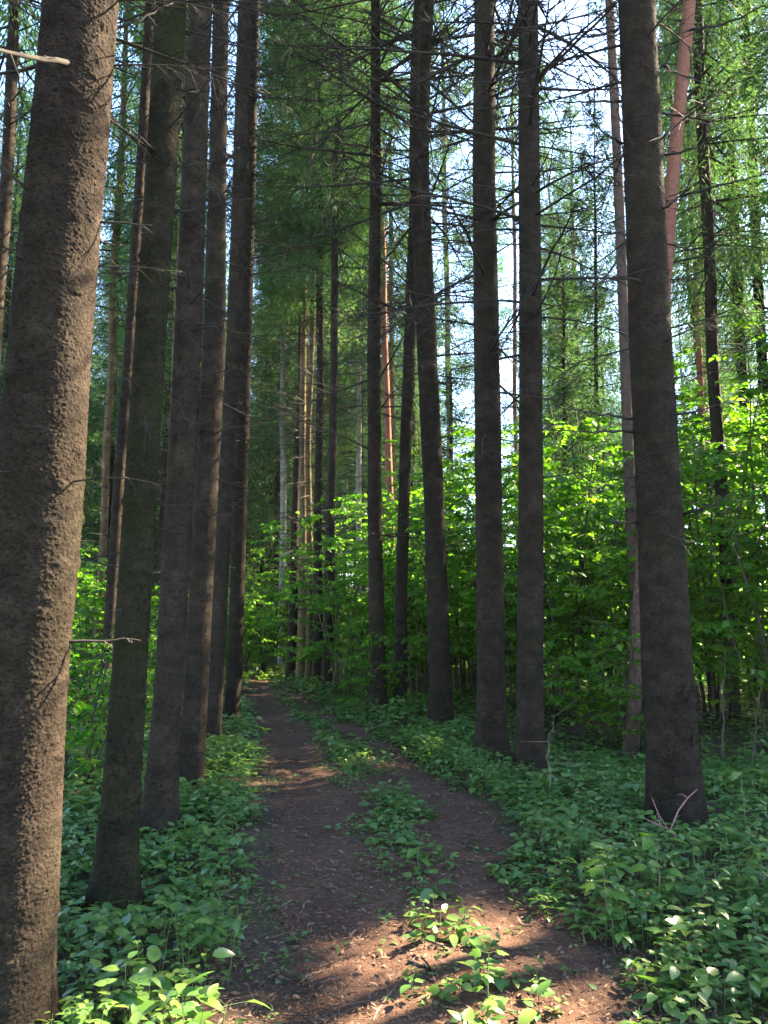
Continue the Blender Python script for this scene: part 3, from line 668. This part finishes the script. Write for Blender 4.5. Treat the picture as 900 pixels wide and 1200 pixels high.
# unseen spruces added beyond the right edge, placed and sized to shade the foreground
shade = [(13, .3, 'mid', 21), (18, .2, 'tall2', 25), (23, .5, 'mid', 21), (15.5, -2.4, 'mid2', 19), (20.5, -2.2, 'mid', 21), (13.4, 5.35, 'mid', 21), (18, 5.3, 'mid', 22), (23.5, 4.8, 'tall2', 25), (27.5, 5.4, 'mid', 23), (28, .3, 'tall2', 25), (16, 2.85, 'mid2', 10.5), (14.6, 2.1, 'mid2', 9.5), (17, 3.5, 'mid2', 11.2), (16, 5.1, 'mid', 21), (20.7, 5.0, 'mid2', 20), (11.2, 4.95, 'mid2', 17)]
for i, (p, q, ck, ht) in enumerate(shade):
    x, y = .848 * p - .53 * q, .53 * p + .848 * q
    root = link('spruce_tree', None, loc=(x, y, H1(x, y)), rot=(0, 0, i * 1.3), scale=(1, 1, 1)); kw = 1.05 if ck == 'young' else 1; root.scale = (kw, kw, ht / CRH[ck])
    tag(root, 'unseen spruce added beyond the right edge to shade the foreground', 'tree', 'added shade spruces beyond the right edge')
    link('trunk', protoF.get(ck) or protoY, root); link('crown', CROWN[ck], root)
for i, (p, q, rd, ht) in enumerate([(7.6, 2.98, .075, 5.0), (8.0, 2.74, .085, 5.2)]):  # unseen stems added to throw dark bands between the sun streaks
    x, y = .848 * p - .53 * q, .53 * p + .848 * q
    root = link('shade_snag', None, loc=(x, y, H1(x, y))); tag(root, 'unseen broken stem added beyond the right edge to cast a shadow band', 'added shade stem', 'added shade stems beyond the right edge')
    link('trunk', trunk_mesh('trunk', [(0, 0, -.2, rd * 1.1), (.01, 0, ht * .5, rd), (0, .02, ht, rd * .8)], M_SPRUCE, 12, .3, seed=i), root)
    for k in range(7): link('dead_branch', DB[k], root, (0, 0, 1 + k * .55), (0, .1, k * 2.4), (.5, .5, .5))

# the wood goes on behind and beside the viewer
for i, (x, y) in enumerate([(-5, -4.2), (4.2, -5), (-8, -1.5), (-1, -9.5), (-11, -4), (-9.5, 2.5), (-13, 6.5)]):
    ck = ['mid', 'tall2', 'mid2'][i % 3]
    root = link('spruce_tree', None, loc=(x, y, H1(x, y)), rot=(0, 0, i * 2.1)); tag(root, 'spruce of the wood behind the viewer', 'tree', 'spruces behind the viewer')
    link('trunk', protoF[ck], root); link('crown', CROWN[ck], root)
for i in range(9):
    Y = rf.uniform(24, 46); x = (rf.uniform(-.5, -.24) if i < 10 else rf.uniform(-.2, -.1)) * Y * (1 if i < 10 or Y > 26 else 1.1)
    if i >= 10: Y += 14; x = -.16 * Y + rf.normal(0, 2)
    ck = ['tall2', 'mid', 'mid2'][i % 3]
    root = link('spruce_tree', None, loc=(x, Y, H1(x, Y)), rot=(0, 0, i * 2.7)); tag(root, 'distant spruce in the crowded wood behind the path and shrubs', 'tree', 'distant spruces closing the view')
    link('trunk', protoF[ck], root); link('crown', CROWN[ck], root)
for i in range(34):
    Y = rf.uniform(28, 66); x = (rf.uniform(-.46, .2) if i < 14 else rf.uniform(-.22, -.12) if i < 22 else rf.uniform(-.42, -.24)) * Y
    root = link('spruce_tree', None, loc=(x, Y, H1(x, Y)), rot=(0, 0, i * 2.1)); k = rf.uniform(.6, 1.1) if i < 14 else rf.uniform(.9, 1.7); root.scale = (k * 1.1, k * 1.1, k)
    tag(root, 'young spruce branched to the ground among distant trunks', 'tree', 'distant young spruces')
    link('trunk', protoY, root); link('crown', CROWN['young'], root)

# ------------------------------------------------------------------ leafy shrubs
def shrub_meshes(seed, Hs, spread, stems, nb, leafL=.095, bare=.3, wl=.78, bl=1.0):
    r = np.random.default_rng(seed); ms = MB(); ml = MB(); LP, LA, LN, LL = [], [], [], []
    for i in range(stems):
        az = i * 2 * PI / stems + r.uniform(-.5, .5); out = spread * r.uniform(.3, 1); h = Hs * r.uniform(.7, 1.05)
        s = np.linspace(0, 1, 8); d = np.array([math.cos(az), math.sin(az)])
        pts = np.stack([d[0] * (.12 + out * s ** 1.6), d[1] * (.12 + out * s ** 1.6), h * s - .04 * h * s ** 3], 1) + np.cumsum(r.normal(0, .02, (8, 3)), 0) * s[:, None]
        tube(ms, pts, .018 * (Hs / 3.5) * (1 - s) + .004, 5)
        for _ in range(nb):
            t = bare + (1 - bare) * r.random() ** .85; p = np.array([np.interp(t, s, pts[:, j]) for j in range(3)])
            a2 = az + r.normal(0, 1.1); L = r.uniform(.35, 1.0) * (1.25 - .6 * t) * Hs / 3.5 * bl
            dd = np.array([math.cos(a2), math.sin(a2), r.uniform(-.1, .55)]); q = np.linspace(0, 1, 5)[:, None]
            bp = p + dd * L * q + np.array([0, 0, -.22 * L]) * q ** 2 + np.cumsum(r.normal(0, .02, (5, 3)), 0) * q
            prisms(ms, bp[:-1], bp[1:], [.006, .005, .004, .003], [.005, .004, .003, .0015])
            subs = [(bp, L)]
            for _ in range(r.integers(1, 4)):
                f = r.uniform(.25, .9); b0 = np.array([np.interp(f, q[:, 0], bp[:, j]) for j in range(3)]); a3 = a2 + r.choice([-1, 1]) * r.uniform(.5, 1.0); l2 = L * r.uniform(.3, .6)
                e2 = b0 + np.array([math.cos(a3), math.sin(a3), r.uniform(-.25, .3)]) * l2; prisms(ms, [b0], [e2], .0035, .0015); subs.append((np.stack([b0, (b0 + e2) / 2, e2]), l2))
            for bp2, l2 in subs:
                n = max(3, int(l2 / .038)); tt = np.linspace(.12, 1, n); qq = np.linspace(0, 1, len(bp2))
                base = np.stack([np.interp(tt, qq, bp2[:, j]) for j in range(3)], 1); fw = unit(bp2[-1] - bp2[0]); sd = unit(np.cross([0, 0, 1], fw))
                sg = np.where(np.arange(n) % 2 == 0, 1., -1.)[:, None]
                LP.append(base + sg * sd * .015); LA.append(fw * .5 + sg * sd * r.uniform(.5, 1.1, (n, 1)) + np.stack([r.normal(0, .2, n), r.normal(0, .2, n), r.normal(-.22, .2, n)], 1))
                LN.append(np.stack([r.normal(0, .33, n), r.normal(0, .33, n), np.ones(n)], 1)); LL.append(leafL * r.uniform(.55, 1.25, n))
    LL = np.concatenate(LL); n = len(LL)
    leaves(ml, np.concatenate(LP), np.concatenate(LA), np.concatenate(LN), LL, LL * wl * r.uniform(.85, 1.1, n), r.uniform(.05, .35, n), r.uniform(.05, .3, n))
    return ms.mesh('stems', M_WOODY), ml.mesh('foliage', M_SHRUB)
SH = [shrub_meshes(1, 4.3, 1.5, 8, 17, bare=.15), shrub_meshes(2, 3.5, 1.3, 8, 15, bare=.15), shrub_meshes(3, 2.6, 1.2, 8, 14, bare=.12), shrub_meshes(4, 4.8, 1.6, 9, 18, .105, bare=.16), shrub_meshes(5, 1.6, .8, 7, 11, .085, bare=.15)]
print('shrub leaves', [len(s[1].polygons) // 6 for s in SH])
def shrub(v, px, Y, label, k=1.0, name='leafy_shrub', group='leafy shrubs under the trees', py=None):
    u = (px - 450) / F; x = u * (Y * cP - 0 + 1.6 * -sP * 0)
    root = link(name, None, loc=(x, Y, H1(x, Y)), rot=(0, 0, (px * 7 + Y * 31) % 6.28), scale=(k, k, k)); tag(root, label, 'shrub', group)
    link('stems', SH[v][0], root); link('foliage', SH[v][1], root)
    return root
shrub(1, 402, 14.5, 'green shrub between the path bend cluster and the slender twin spruce')
shrub(0, 420, 18, 'taller green shrub behind the gap left of the twin spruces')
shrub(1, 490, 13.5, 'green shrub showing between the twin and the crooked spruce')
shrub(0, 545, 14, 'sunlit shrub between the crooked spruce and the straight pair', 1.2)
shrub(3, 470, 19, 'tall pale shrub rising behind the crooked spruce', 1.15)
shrub(1, 600, 12.5, 'shrub seen through the slit of the straight pair', 1.2)
shrub(0, 660, 11.5, 'bright shrub just right of the straight pair', 1.12)
shrub(3, 700, 14.5, 'bright tall shrub left behind the thick torn trunk', 1.3)
shrub(3, 600, 18.5, 'tall shrub rising far behind the straight pair', 1.2)
shrub(1, 735, 10.6, 'darker shrub hugging the left side of the thick torn trunk')
shrub(0, 830, 11, 'large shrub right of the thick torn trunk', 1.2)
shrub(3, 885, 13, 'tall shrub rising beside the right edge', 1.25)
shrub(1, 915, 9.5, 'nearer shrub cut by the right edge')
shrub(3, 790, 15, 'tall shrub behind the thick torn trunk', 1.25)
shrub(3, 945, 15.5, 'high shrub behind the right edge trunks', 1.3)
shrub(2, 650, 15.5, 'low shrub behind the right trunk of the pair')
shrub(0, 520, 21, 'shrub far behind the crooked spruce', .9)
shrub(2, 318, 22, 'teal green shrub closing the end of the path')
shrub(1, 290, 25, 'taller shrub beyond the bend, behind the last left-row trunk')
shrub(2, 350, 26, 'shrub behind the cluster at the path bend')
shrub(2, 110, 13.5, 'sunny shrub left of the mossy trunk')
shrub(1, 60, 16, 'shrub hidden partly by the nearest trunk')
shrub(2, 190, 15.5, 'shrub glimpsed between the mossy trunk and the third one')
shrub(1, 225, 19, 'shrub glimpsed between the third and fourth left-row trunks', .8)
shrub(4, 100, 7.2, 'low bright bush between the nearest trunk and the mossy one')
shrub(4, 95, 9, 'low bright bush at the foot of the thin hidden trunk')
shrub(4, 160, 10.5, 'low bush behind the gap right of the mossy trunk')
shrub(4, 690, 9.6, 'small bush in the shade between the pair and the torn trunk')
shrub(4, 742, 8.9, 'small bush hiding the foot of the reddish pine left of the torn trunk')
shrub(4, 440, 12, 'low bush behind the feet of the twin spruces')

shrub(1, 312, 21, 'bright bush right behind the end of the visible path')
shrub(2, 285, 19.5, 'bush beside the vanishing path, right of the last left-row trunk')
SH.append(shrub_meshes(6, 7.2, .35, 6, 26, bare=.885, bl=.5))
for i, (p, q) in enumerate([(8.8, 4.05)]):  # unseen sapling added so its high leaves shade the lower-left plants
    x, y = .848 * p - .53 * q, .53 * p + .848 * q
    root = link('shade_sapling', None, loc=(x, y, H1(x, y)), rot=(0, 0, i * 2.2), scale=(1, 1, 1 if i < 2 else .98)); tag(root, 'unseen leafy sapling added just beyond the right edge for shade', 'sapling', 'added shade saplings beyond the right edge')
    link('stems', SH[5][0], root); link('foliage', SH[5][1], root)
ru = np.random.default_rng(31); cnt = 0
while cnt < 64:
    Y = ru.uniform(21, 40) if cnt < 26 else ru.uniform(17, 32); x = (ru.uniform(-.5, .12) if cnt < 26 else ru.uniform(.1, .56)) * Y
    if abs(x - .5 * (xl(np.array(Y)) + xr(np.array(Y)))) < 1.7 and Y < 27: continue
    v = int(ru.choice([0, 1, 2])); k = ru.uniform(.8, 1.15); cnt += 1
    root = link('leafy_shrub', None, loc=(x, Y, H1(x, Y)), rot=(0, 0, ru.uniform(0, 6.28)), scale=(k, k, k)); tag(root, 'far shrub among the distant trunks, leftward of the twin spruces' if x < .05 * Y else 'far shrub deep behind the bright shrubs on the right', 'shrub', 'far undergrowth shrubs, left' if x < .05 * Y else 'far undergrowth shrubs, right')
    link('stems', SH[v][0], root); link('foliage', SH[v][1], root)

# ------------------------------------------------------------------ ground cover (nobody could count it)
T = np.array(TR)
def clear(x, y, d):
    ok = np.ones(len(x), bool)
    for a, b, r in T:
        ok &= (x - a) ** 2 + (y - b) ** 2 > (r + d) ** 2
    return ok
def cover_density(x, y):
    l, rr = xl(y), xr(y); a, b = r1(y), r2(y)
    wv = .5 * (vnoise(x * 1.1, y * 1.1, k=51) - .5) + .25 * (vnoise(x * 3, y * 3, k=52) - .5)
    dl = l - x + .05 + wv * .7; dr = x - rr + .3 + wv * .9
    out = np.clip(np.maximum(dl, dr) / .22 + .25, 0, 1)
    mid = .5 * (a + b); wmid = np.clip((b - a) * .5 - .27, .03, .35)
    med = np.clip(1 - np.abs(x - mid - .1 + wv * .25) / wmid, 0, 1) * np.clip(.45 + (y - 3) * .1, 0, 1) * np.clip(vnoise(x * 1.6, y * 1.6, k=55) * 2.2 - .25, 0, 1)
    med = med * (y > 3.0)
    patch = np.clip(-.05 + 1.5 * vnoise(x * .8, y * .8, k=53) + .6 * (vnoise(x * 2.6, y * 2.6, k=58) - .3), .08, 1)
    shady = np.where((x > rr + 1.2) & (y > 8.2) & (y < 13), .3, 1.0)
    return np.maximum(out * patch * shady, med)
def scatter(n, x0, x1, y0, y1, seed, d=.02, dens=None):
    r = np.random.default_rng(seed); x = r.uniform(x0, x1, n); y = r.uniform(y0, y1, n)
    keep = (r.random(n) < (dens or cover_density)(x, y)) & clear(x, y, d) & (np.abs(x) < .60 * y + .9)
    return x[keep], y[keep], r
mb = MB()
def herbs(x, y, r, hmin, hmax, lf, per, stem=True, spread=1.0, hd=False, tri=False, wl=(.5, .68), flat=.22):
    n = len(x); z = hgt(x, y); h = r.uniform(hmin, hmax, n) * (.45 + 1.0 * vnoise(x * .9, y * .9, k=61)); h = h * np.where((x > xl(y) + .15) & (x < xr(y) - .1), .42, 1); lean = r.normal(0, .12, (n, 2))
    top = np.stack([x + lean[:, 0] * h, y + lean[:, 1] * h, z + h], 1); bot = np.stack([x, y, z - .01], 1)
    near_t = np.full(n, 9.0)
    for a_, b_, c_ in T: near_t = np.minimum(near_t, np.hypot(x - a_, y - b_) - c_)
    h = h * np.clip(.4 + near_t / .6, .4, 1); top[:, 2] = z + h
    size = r.uniform(.5, 1.35, n); fn = leaves_hd if hd else leaves
    if stem: prisms(mb, bot, top, .0024, .0012, 3, 1)
    for j in range(per):
        on = r.random(n) < .88
        f = 1 - .75 * (j / per) ** 1.2 * r.uniform(.7, 1.1, n)
        p = bot + (top - bot) * f[:, None]; az = j * 2.4 + r.uniform(0, 1.2, n) + x * 40
        sc_ = size * r.uniform(.6, 1.2, n) * (.75 + .45 * np.sin(np.minimum(1, j / per * 1.1) * PI)); L = lf * sc_
        a = np.stack([np.cos(az), np.sin(az), r.normal(.08, flat, n)], 1); nr = np.stack([r.normal(0, flat, n), r.normal(0, flat, n), np.ones(n)], 1)
        p = p + a * (L * (.75 if tri else .3) * spread)[:, None]
        for da in ((-1.15, 0, 1.15) if tri else (0,)):
            a2 = np.stack([np.cos(az + da), np.sin(az + da), a[:, 2]], 1)
            fn(mb, p[on], a2[on], nr[on], L[on], (L * r.uniform(*wl, n))[on], r.uniform(.05, .4, n)[on], r.uniform(.05, .3, n)[on])
x, y, r = scatter(4300, -4.5, 5.5, 2.0, 6.2, 1); herbs(x, y, r, .10, .27, .066, 8, hd=True)
x, y, r = scatter(2600, -4.5, 5.5, 2.0, 6.2, 11); herbs(x, y, r, .10, .24, .05, 4, hd=True, tri=True, wl=(.6, .75))
x, y, r = scatter(5200, -4.5, 5.5, 2.0, 6.5, 2); herbs(x, y, r, .03, .10, .04, 5, False)
x, y, r = scatter(5200, -6, 6.5, 6.0, 9, 12); herbs(x, y, r, .08, .27, .07, 8)
x, y, r = scatter(3000, -6, 6.5, 6.0, 9, 13); herbs(x, y, r, .08, .24, .055, 4, tri=True, wl=(.6, .75))
x, y, r = scatter(11000, -8, 8, 8.5, 14, 3); herbs(x, y, r, .10, .30, .085, 7)
x, y, r = scatter(12000, -14, 14, 13.5, 26, 4); herbs(x, y, r, .12, .36, .12, 5, False)
x, y, r = scatter(7000, -26, 26, 25, 55, 5); herbs(x, y, r, .2, .6, .28, 4, False)
med_d = lambda x, y: np.clip(1.15 - np.abs(x - .5 * (r1(y) + r2(y)) - .1) / np.maximum(.5 * (r2(y) - r1(y)) - .1, .12), 0, 1) * np.clip((y - 2.9) * .2, .0, 1) * np.clip(vnoise(x * 2, y * 2, k=56) * 2.4 - .45, 0, 1)
x, y, r = scatter(22000, -3.5, 2.5, 2.6, 18, 6, dens=med_d); herbs(x, y, r, .02, .12, .04, 5, False)
x, y, r = scatter(1500, -3.5, 2.5, 2.9, 9, 16, dens=med_d); herbs(x, y, r, .10, .3, .05, 6, hd=True)
x, y, r = scatter(9000, -2.5, 3, 2.8, 14, 17, dens=lambda x, y: .6 * np.clip(1 - np.minimum(np.abs(x - xr(y) + .2), np.abs(x - xl(y) - .05)) / .42, 0, 1) * np.clip(vnoise(x * 2.3, y * 2.3, k=57) * 2.6 - .7, 0, 1)); herbs(x, y, r, .02, .07, .036, 5, False)
tag(link('ground_cover', mb.mesh('ground_cover', [M_HERB, M_STEM])), 'dense low broad-leaved herbs carpeting both sides of the path', 'ground cover', kind='stuff')
print('cover faces', len(bpy.data.objects['ground_cover'].data.polygons))

# needles, chips and crumbs lying on the path
mb = MB(); r = np.random.default_rng(8)
n = 120000; y = 2.0 + 11 * r.random(n) ** 1.8; x = r.uniform(-1.9, 2.4, n)
k = (x > xl(y) - .25) & (x < xr(y) + .5) & (np.abs(x) < .55 * y + .3); x, y = x[k], y[k]; n = len(x)
az = r.uniform(0, 2 * PI, n); a = np.stack([np.cos(az), np.sin(az), r.normal(0, .22, n)], 1)
big = r.random(n) < .12
L = np.where(big, r.uniform(.02, .06, n), r.uniform(.010, .034, n)); Wd = np.where(big, r.uniform(.006, .016, n), r.uniform(.0018, .004, n))
diamonds(mb, np.stack([x, y, hgt(x, y) + .014 + .01 * r.random(n)], 1), a, np.stack([r.normal(0, .4, n), r.normal(0, .4, n), np.ones(n)], 1), L, Wd)
tag(link('needle_litter', mb.mesh('needle_litter', M_LITTER, False)), 'brown needles and bark crumbs strewn over the path', 'litter', kind='stuff')

mb = MB(); r = np.random.default_rng(9); n = 9000
x = r.uniform(-5, 6, n); y = 2 + 12 * r.random(n) ** 1.4; k = (np.abs(x) < .56 * y + .4) & (r.random(n) < np.where((x > xl(y)) & (x < xr(y)), .10, .8)); x, y = x[k], y[k]; n = len(x); az = r.uniform(0, 6.28, n)
leaves(mb, np.stack([x, y, hgt(x, y) + .015], 1), np.stack([np.cos(az), np.sin(az), r.normal(0, .25, n)], 1), np.stack([r.normal(0, .35, n), r.normal(0, .35, n), np.ones(n)], 1), r.uniform(.02, .055, n), r.uniform(.012, .03, n), r.uniform(-.3, .5, n), .3)
n = 900; x = r.uniform(-4, 5, n); y = 2.2 + 10 * r.random(n) ** 1.5; k = np.abs(x) < .56 * y + .4; x, y = x[k], y[k]; n = len(x); az = r.uniform(0, 6.28, n); l = r.uniform(.05, .28, n)
p0 = np.stack([x, y, hgt(x, y) + .014], 1); x2, y2 = x + np.cos(az) * l, y + np.sin(az) * l; prisms(mb, p0, np.stack([x2, y2, hgt(x2, y2) + .02], 1), r.uniform(.0015, .004, n), .001, 4)
tag(link('leaf_litter', mb.mesh('leaf_litter', plain('dead_leaf', (.05, .03, .02), (.17, .105, .06), 9))), 'dead brown leaves and twig bits scattered on the forest floor', 'litter', kind='stuff')

# ------------------------------------------------------------------ single plants, twigs and the log
def seedling(px, py, h, label, leafs=6, S=.09, lob=True, mat=M_YOUNG, seed=0, name='seedling', lean=0.0, tiers=3, wl=.6):
    gx, gy = ground_pt(px, py); r = np.random.default_rng(seed + 400); z = H1(gx, gy)
    root = link(name, None, loc=(gx, gy, z)); tag(root, label, 'plant', 'single young plants beside the path')
    ms, ml = MB(), MB(); s = np.linspace(0, 1, 6)
    pts = np.stack([lean * h * s ** 1.5 + r.normal(0, .006, 6) * s, r.normal(0, .006, 6), h * s - .01], 1); tube(ms, pts, .0045 * (1 - s) + .0018, 5)
    P, A, N, Sz = [], [], [], []
    for t in range(tiers):
        f = 1 - t * .62 / max(1, tiers - 1) if tiers > 1 else 1
        b = np.array([np.interp(f, s, pts[:, j]) for j in range(3)]); m = max(2, leafs // tiers)
        for j in range(m):
            az = j * 2 * PI / m + t * 1.1 + r.uniform(-.3, .3); a = np.array([math.cos(az), math.sin(az), r.uniform(-.05, .3)]); pt = b + a * S * .55
            prisms(ms, [b], [pt], .0016, .0011); P.append(pt); A.append(a * np.array([1, 1, .2]) + np.array([0, 0, -.08])); N.append([r.normal(0, .2), r.normal(0, .2), 1]); Sz.append(S * r.uniform(.75, 1.15) * (1 - .1 * t))
    P, A, N, Sz = np.array(P), np.array(A), np.array(N), np.array(Sz)
    if lob: lobed(ml, P, A, N, Sz)
    else: leaves(ml, P, A, N, Sz, Sz * wl, .3, .2)
    link('stem', ms.mesh('stem', M_STEM), root); link('leaves', ml.mesh('leaves', mat), root)
    return root
seedling(712, 1100, .36, 'young maple seedling with pale lobed leaves right of the path', 9, .095, seed=1)
seedling(775, 1085, .42, 'taller herb with broad pale leaves below the thick torn trunk', 9, .105, seed=2, lob=False, wl=.72)
seedling(572, 1185, .26, 'sunlit seedling with three tiers standing on the lit path patch', 8, .062, seed=3)
seedling(521, 1168, .06, 'tiny sunlit seedling on the path left of the taller one', 4, .05, seed=4, tiers=1)
seedling(757, 1160, .12, 'small four-leaved plant on the bare soil at lower right', 6, .065, seed=5, lob=False, tiers=2)
seedling(685, 1105, .10, 'little pale plant at the bare soil edge, below the maple seedling', 4, .06, seed=6, lob=False, tiers=1)
seedling(490, 1030, .16, 'leafy herb in the middle strip between the two ruts', 10, .085, seed=7, lob=False)
seedling(545, 1085, .10, 'low leafy tuft in the middle strip near the lit streak', 9, .07, seed=8, lob=False, tiers=2)
for i, (px, py, h, lb) in enumerate([(120, 1215, .16, 'sunlit broad-leaved plant at the bottom left beside the nearest trunk'), (205, 1222, .17, 'sunlit broad-leaved plant at the bottom edge, middle of three'), (262, 1228, .17, 'sunlit broad-leaved plant at the bottom edge beside the path')]):
    seedling(px, py, h, lb, 7, .13, lob=False, seed=20 + i, tiers=2, name='broadleaf_plant', wl=.5)
seedling(875, 1000, .5, 'tall herb with wide grey-green leaves at the right edge', 9, .12, lob=False, mat=M_HERB, seed=30)

def twig(name, label, pts, rad, mat, sub=3, seed=0, lift=.012, cat='twig', zs=None):
    P = []
    for i, (px, py) in enumerate(pts):
        x, y = ground_pt(px, py); P.append((x, y, H1(x, y) + lift + (zs[i] if zs else 0)))
    P = np.array(P); o = P[0].copy(); P -= o; s = np.linspace(0, 1, len(P)); ss = np.linspace(0, 1, 10); r = np.random.default_rng(seed + 70)
    Q = np.stack([np.interp(ss, s, P[:, i]) for i in range(3)], 1); Q[1:-1] += r.normal(0, .006, (8, 3)); Q[:, 2] = np.maximum(Q[:, 2], P[:, 2].min())
    mb = MB(); tube(mb, Q, rad * (1 - .6 * ss), 6)
    for _ in range(sub):
        t = r.uniform(.2, .9); p = np.array([np.interp(t, ss, Q[:, i]) for i in range(3)]); d = unit(unit(Q[-1] - Q[0]) + np.array([r.normal(0, .7), r.normal(0, .7), r.uniform(0, .3)])); tube(mb, [p, p + d * .06, p + d * .13 + r.normal(0, .012, 3)], [rad * .6, rad * .45, rad * .2], 4)
    return tag(link(name, mb.mesh(name, mat), loc=o), label, cat)
twig('fallen_twig', 'pale forked twig on the sunlit soil at the bottom', [(436, 1190), (447, 1172), (462, 1158), (485, 1156)], .006, M_TWIG, 2, 1)
twig('fallen_twig', 'dark stick lying across the path beside the middle herbs', [(408, 996), (440, 990), (470, 996)], .012, M_DEAD, 2, 2)
twig('fallen_twig', 'dark stick at the end of the second lit streak', [(478, 1128), (495, 1133), (512, 1140)], .012, M_DEAD, 1, 3)
twig('fallen_twig', 'thin dark stick lying on the right rut', [(508, 985), (535, 992), (560, 1000)], .008, M_DEAD, 2, 4)
twig('bent_stem', 'thin bare stem arching over the right edge of the path', [(603, 1028), (590, 1000), (575, 965), (556, 920)], .0022, M_DEAD, 3, 5, zs=[0, .05, .2, .35])
twig('fallen_twig', 'short pale stick at the right border of the path', [(590, 1040), (597, 1032), (603, 1026)], .007, M_TWIG, 0, 6)
twig('fallen_twig', 'short stick at the lower right on bare soil', [(735, 1195), (748, 1180), (757, 1165)], .005, M_TWIG, 1, 7)
twig('fallen_twig', 'straight thin stick pointing at the lit streak on the path', [(352, 1142), (365, 1136), (378, 1131)], .006, M_TWIG, 0, 8)
twig('fallen_log', 'dark fallen log lying in the shade near the right edge', [(835, 846), (870, 852), (905, 858)], .10, M_SPRUCE, 2, 9, lift=.08, cat='log')
# heap of thin dry twigs; dark wood colour stands in for its shade
mb = MB(); r = np.random.default_rng(91); gx, gy = ground_pt(345, 1165)
for _ in range(110):
    a0 = r.uniform(0, 6.28); p = np.array([r.normal(0, .09), r.normal(0, .10), .008 + abs(r.normal(0, .014))]); d = np.array([math.cos(a0) * .6 + .5, math.sin(a0) * .8 + .3, r.normal(.02, .08)]); d = d / np.linalg.norm(d); l = r.uniform(.08, .26)
    m_ = p + d * l * .5 + np.array([0, 0, .012]); prisms(mb, [p, m_], [m_, p + d * l + r.normal(0, .015, 3)], [.0015, .0012], [.0012, .0007])
tag(link('twig_heap', mb.mesh('twig_heap', M_DEAD), loc=(gx, gy, H1(gx, gy))), 'flat heap of thin dry twigs at the bottom of the path', 'twig heap')
# thin saplings and bare stems standing free
def sapling(pts, Y, label, rad=.009, mat=M_TWIG, sub=6, seed=0, name='bare_sapling'):
    P = np.array([plane_pt(px, py, Y)[0] for px, py in pts]); o = P[0].copy(); o[2] = H1(o[0], Y); P -= o; r = np.random.default_rng(seed + 300)
    s = np.linspace(0, 1, len(P)); ss = np.linspace(0, 1, 14); Q = np.stack([np.interp(ss, s, P[:, i]) for i in range(3)], 1); Q[1:] += r.normal(0, .008, (13, 3)); Q[0, 2] = -.03
    mb = MB(); tube(mb, Q, rad * (1 - .7 * ss), 6)
    for _ in range(sub):
        t = r.uniform(.3, 1); p = np.array([np.interp(t, ss, Q[:, i]) for i in range(3)]); d = unit(np.array([r.normal(0, 1), r.normal(0, 1), r.uniform(0, .8)])); prisms(mb, [p], [p + d * r.uniform(.1, .4)], .003, .001)
    return tag(link(name, mb.mesh(name, mat), loc=o), label, 'sapling')
sapling([(898, 845), (878, 800), (850, 715), (832, 630), (845, 585)], 9.0, 'thin bent sapling stem leaning left, right of the torn trunk', .009, M_WOODY, seed=1)
sapling([(846, 880), (848, 820), (850, 760)], 8.0, 'short upright greenish pole in the shade right of the torn trunk', .012, M_WOODY, 3, 2)
sapling([(880, 905), (886, 850), (890, 800), (880, 770)], 7.5, 'thin bare pole close to the right edge', .01, M_WOODY, 3, 3)
sapling([(640, 960), (645, 915), (642, 870), (650, 840)], 6.6, 'wispy bare stem in front of the right trunk of the pair', .005, M_TWIG, 8, 4)
sapling([(395, 885), (391, 850), (386, 820), (395, 770)], 9.5, 'thin leafless sapling standing in the right rut', .006, M_WOODY, 7, 5)
# pinkish forked twig at the foot of the torn trunk
mb = MB(); p0 = plane_pt(798, 990, 5.2)[0]; 
for pts, rad in (([(798, 990), (786, 973), (770, 966), (757, 960)], .007), ([(783, 972), (772, 955), (764, 935)], .004), ([(786, 972), (795, 950), (806, 935), (817, 925)], .0055), ([(774, 968), (772, 960), (771, 956)], .004), ([(806, 935), (800, 931), (794, 931)], .003)):
    P = np.array([plane_pt(a, b, 5.2 + .05 * i)[0] for i, (a, b) in enumerate(pts)]) - p0; tube(mb, P, np.linspace(rad, rad * .5, len(P)), 5)
tag(link('forked_twig', mb.mesh('forked_twig', plain('pink_bark', (.22, .09, .09), (.35, .16, .15), 15)), loc=p0), 'pinkish forked twig standing at the foot of the torn trunk', 'twig')
# thin summer haze under the trees
me = bpy.data.meshes.new('haze'); bm_v = [(x, y, z) for x in (-95, 95) for y in (-35, 125) for z in (-1.5, 40)]
me.from_pydata(bm_v, [], [(0, 1, 3, 2), (4, 6, 7, 5), (0, 4, 5, 1), (2, 3, 7, 6), (0, 2, 6, 4), (1, 5, 7, 3)])
m, nt, ns, ls, out = new_mat('haze'); pv = ns.new('ShaderNodeVolumePrincipled'); pv.inputs['Color'].default_value = (.86, .92, 1, 1)
pv.inputs['Density'].default_value = .00022; pv.inputs['Anisotropy'].default_value = .45; ls.new(pv.outputs[0], out.inputs['Volume']); me.materials.append(m)
tag(link('haze', me), kind='stuff')
sc.cycles.volume_bounces = 0
print('objects', len(bpy.data.objects))
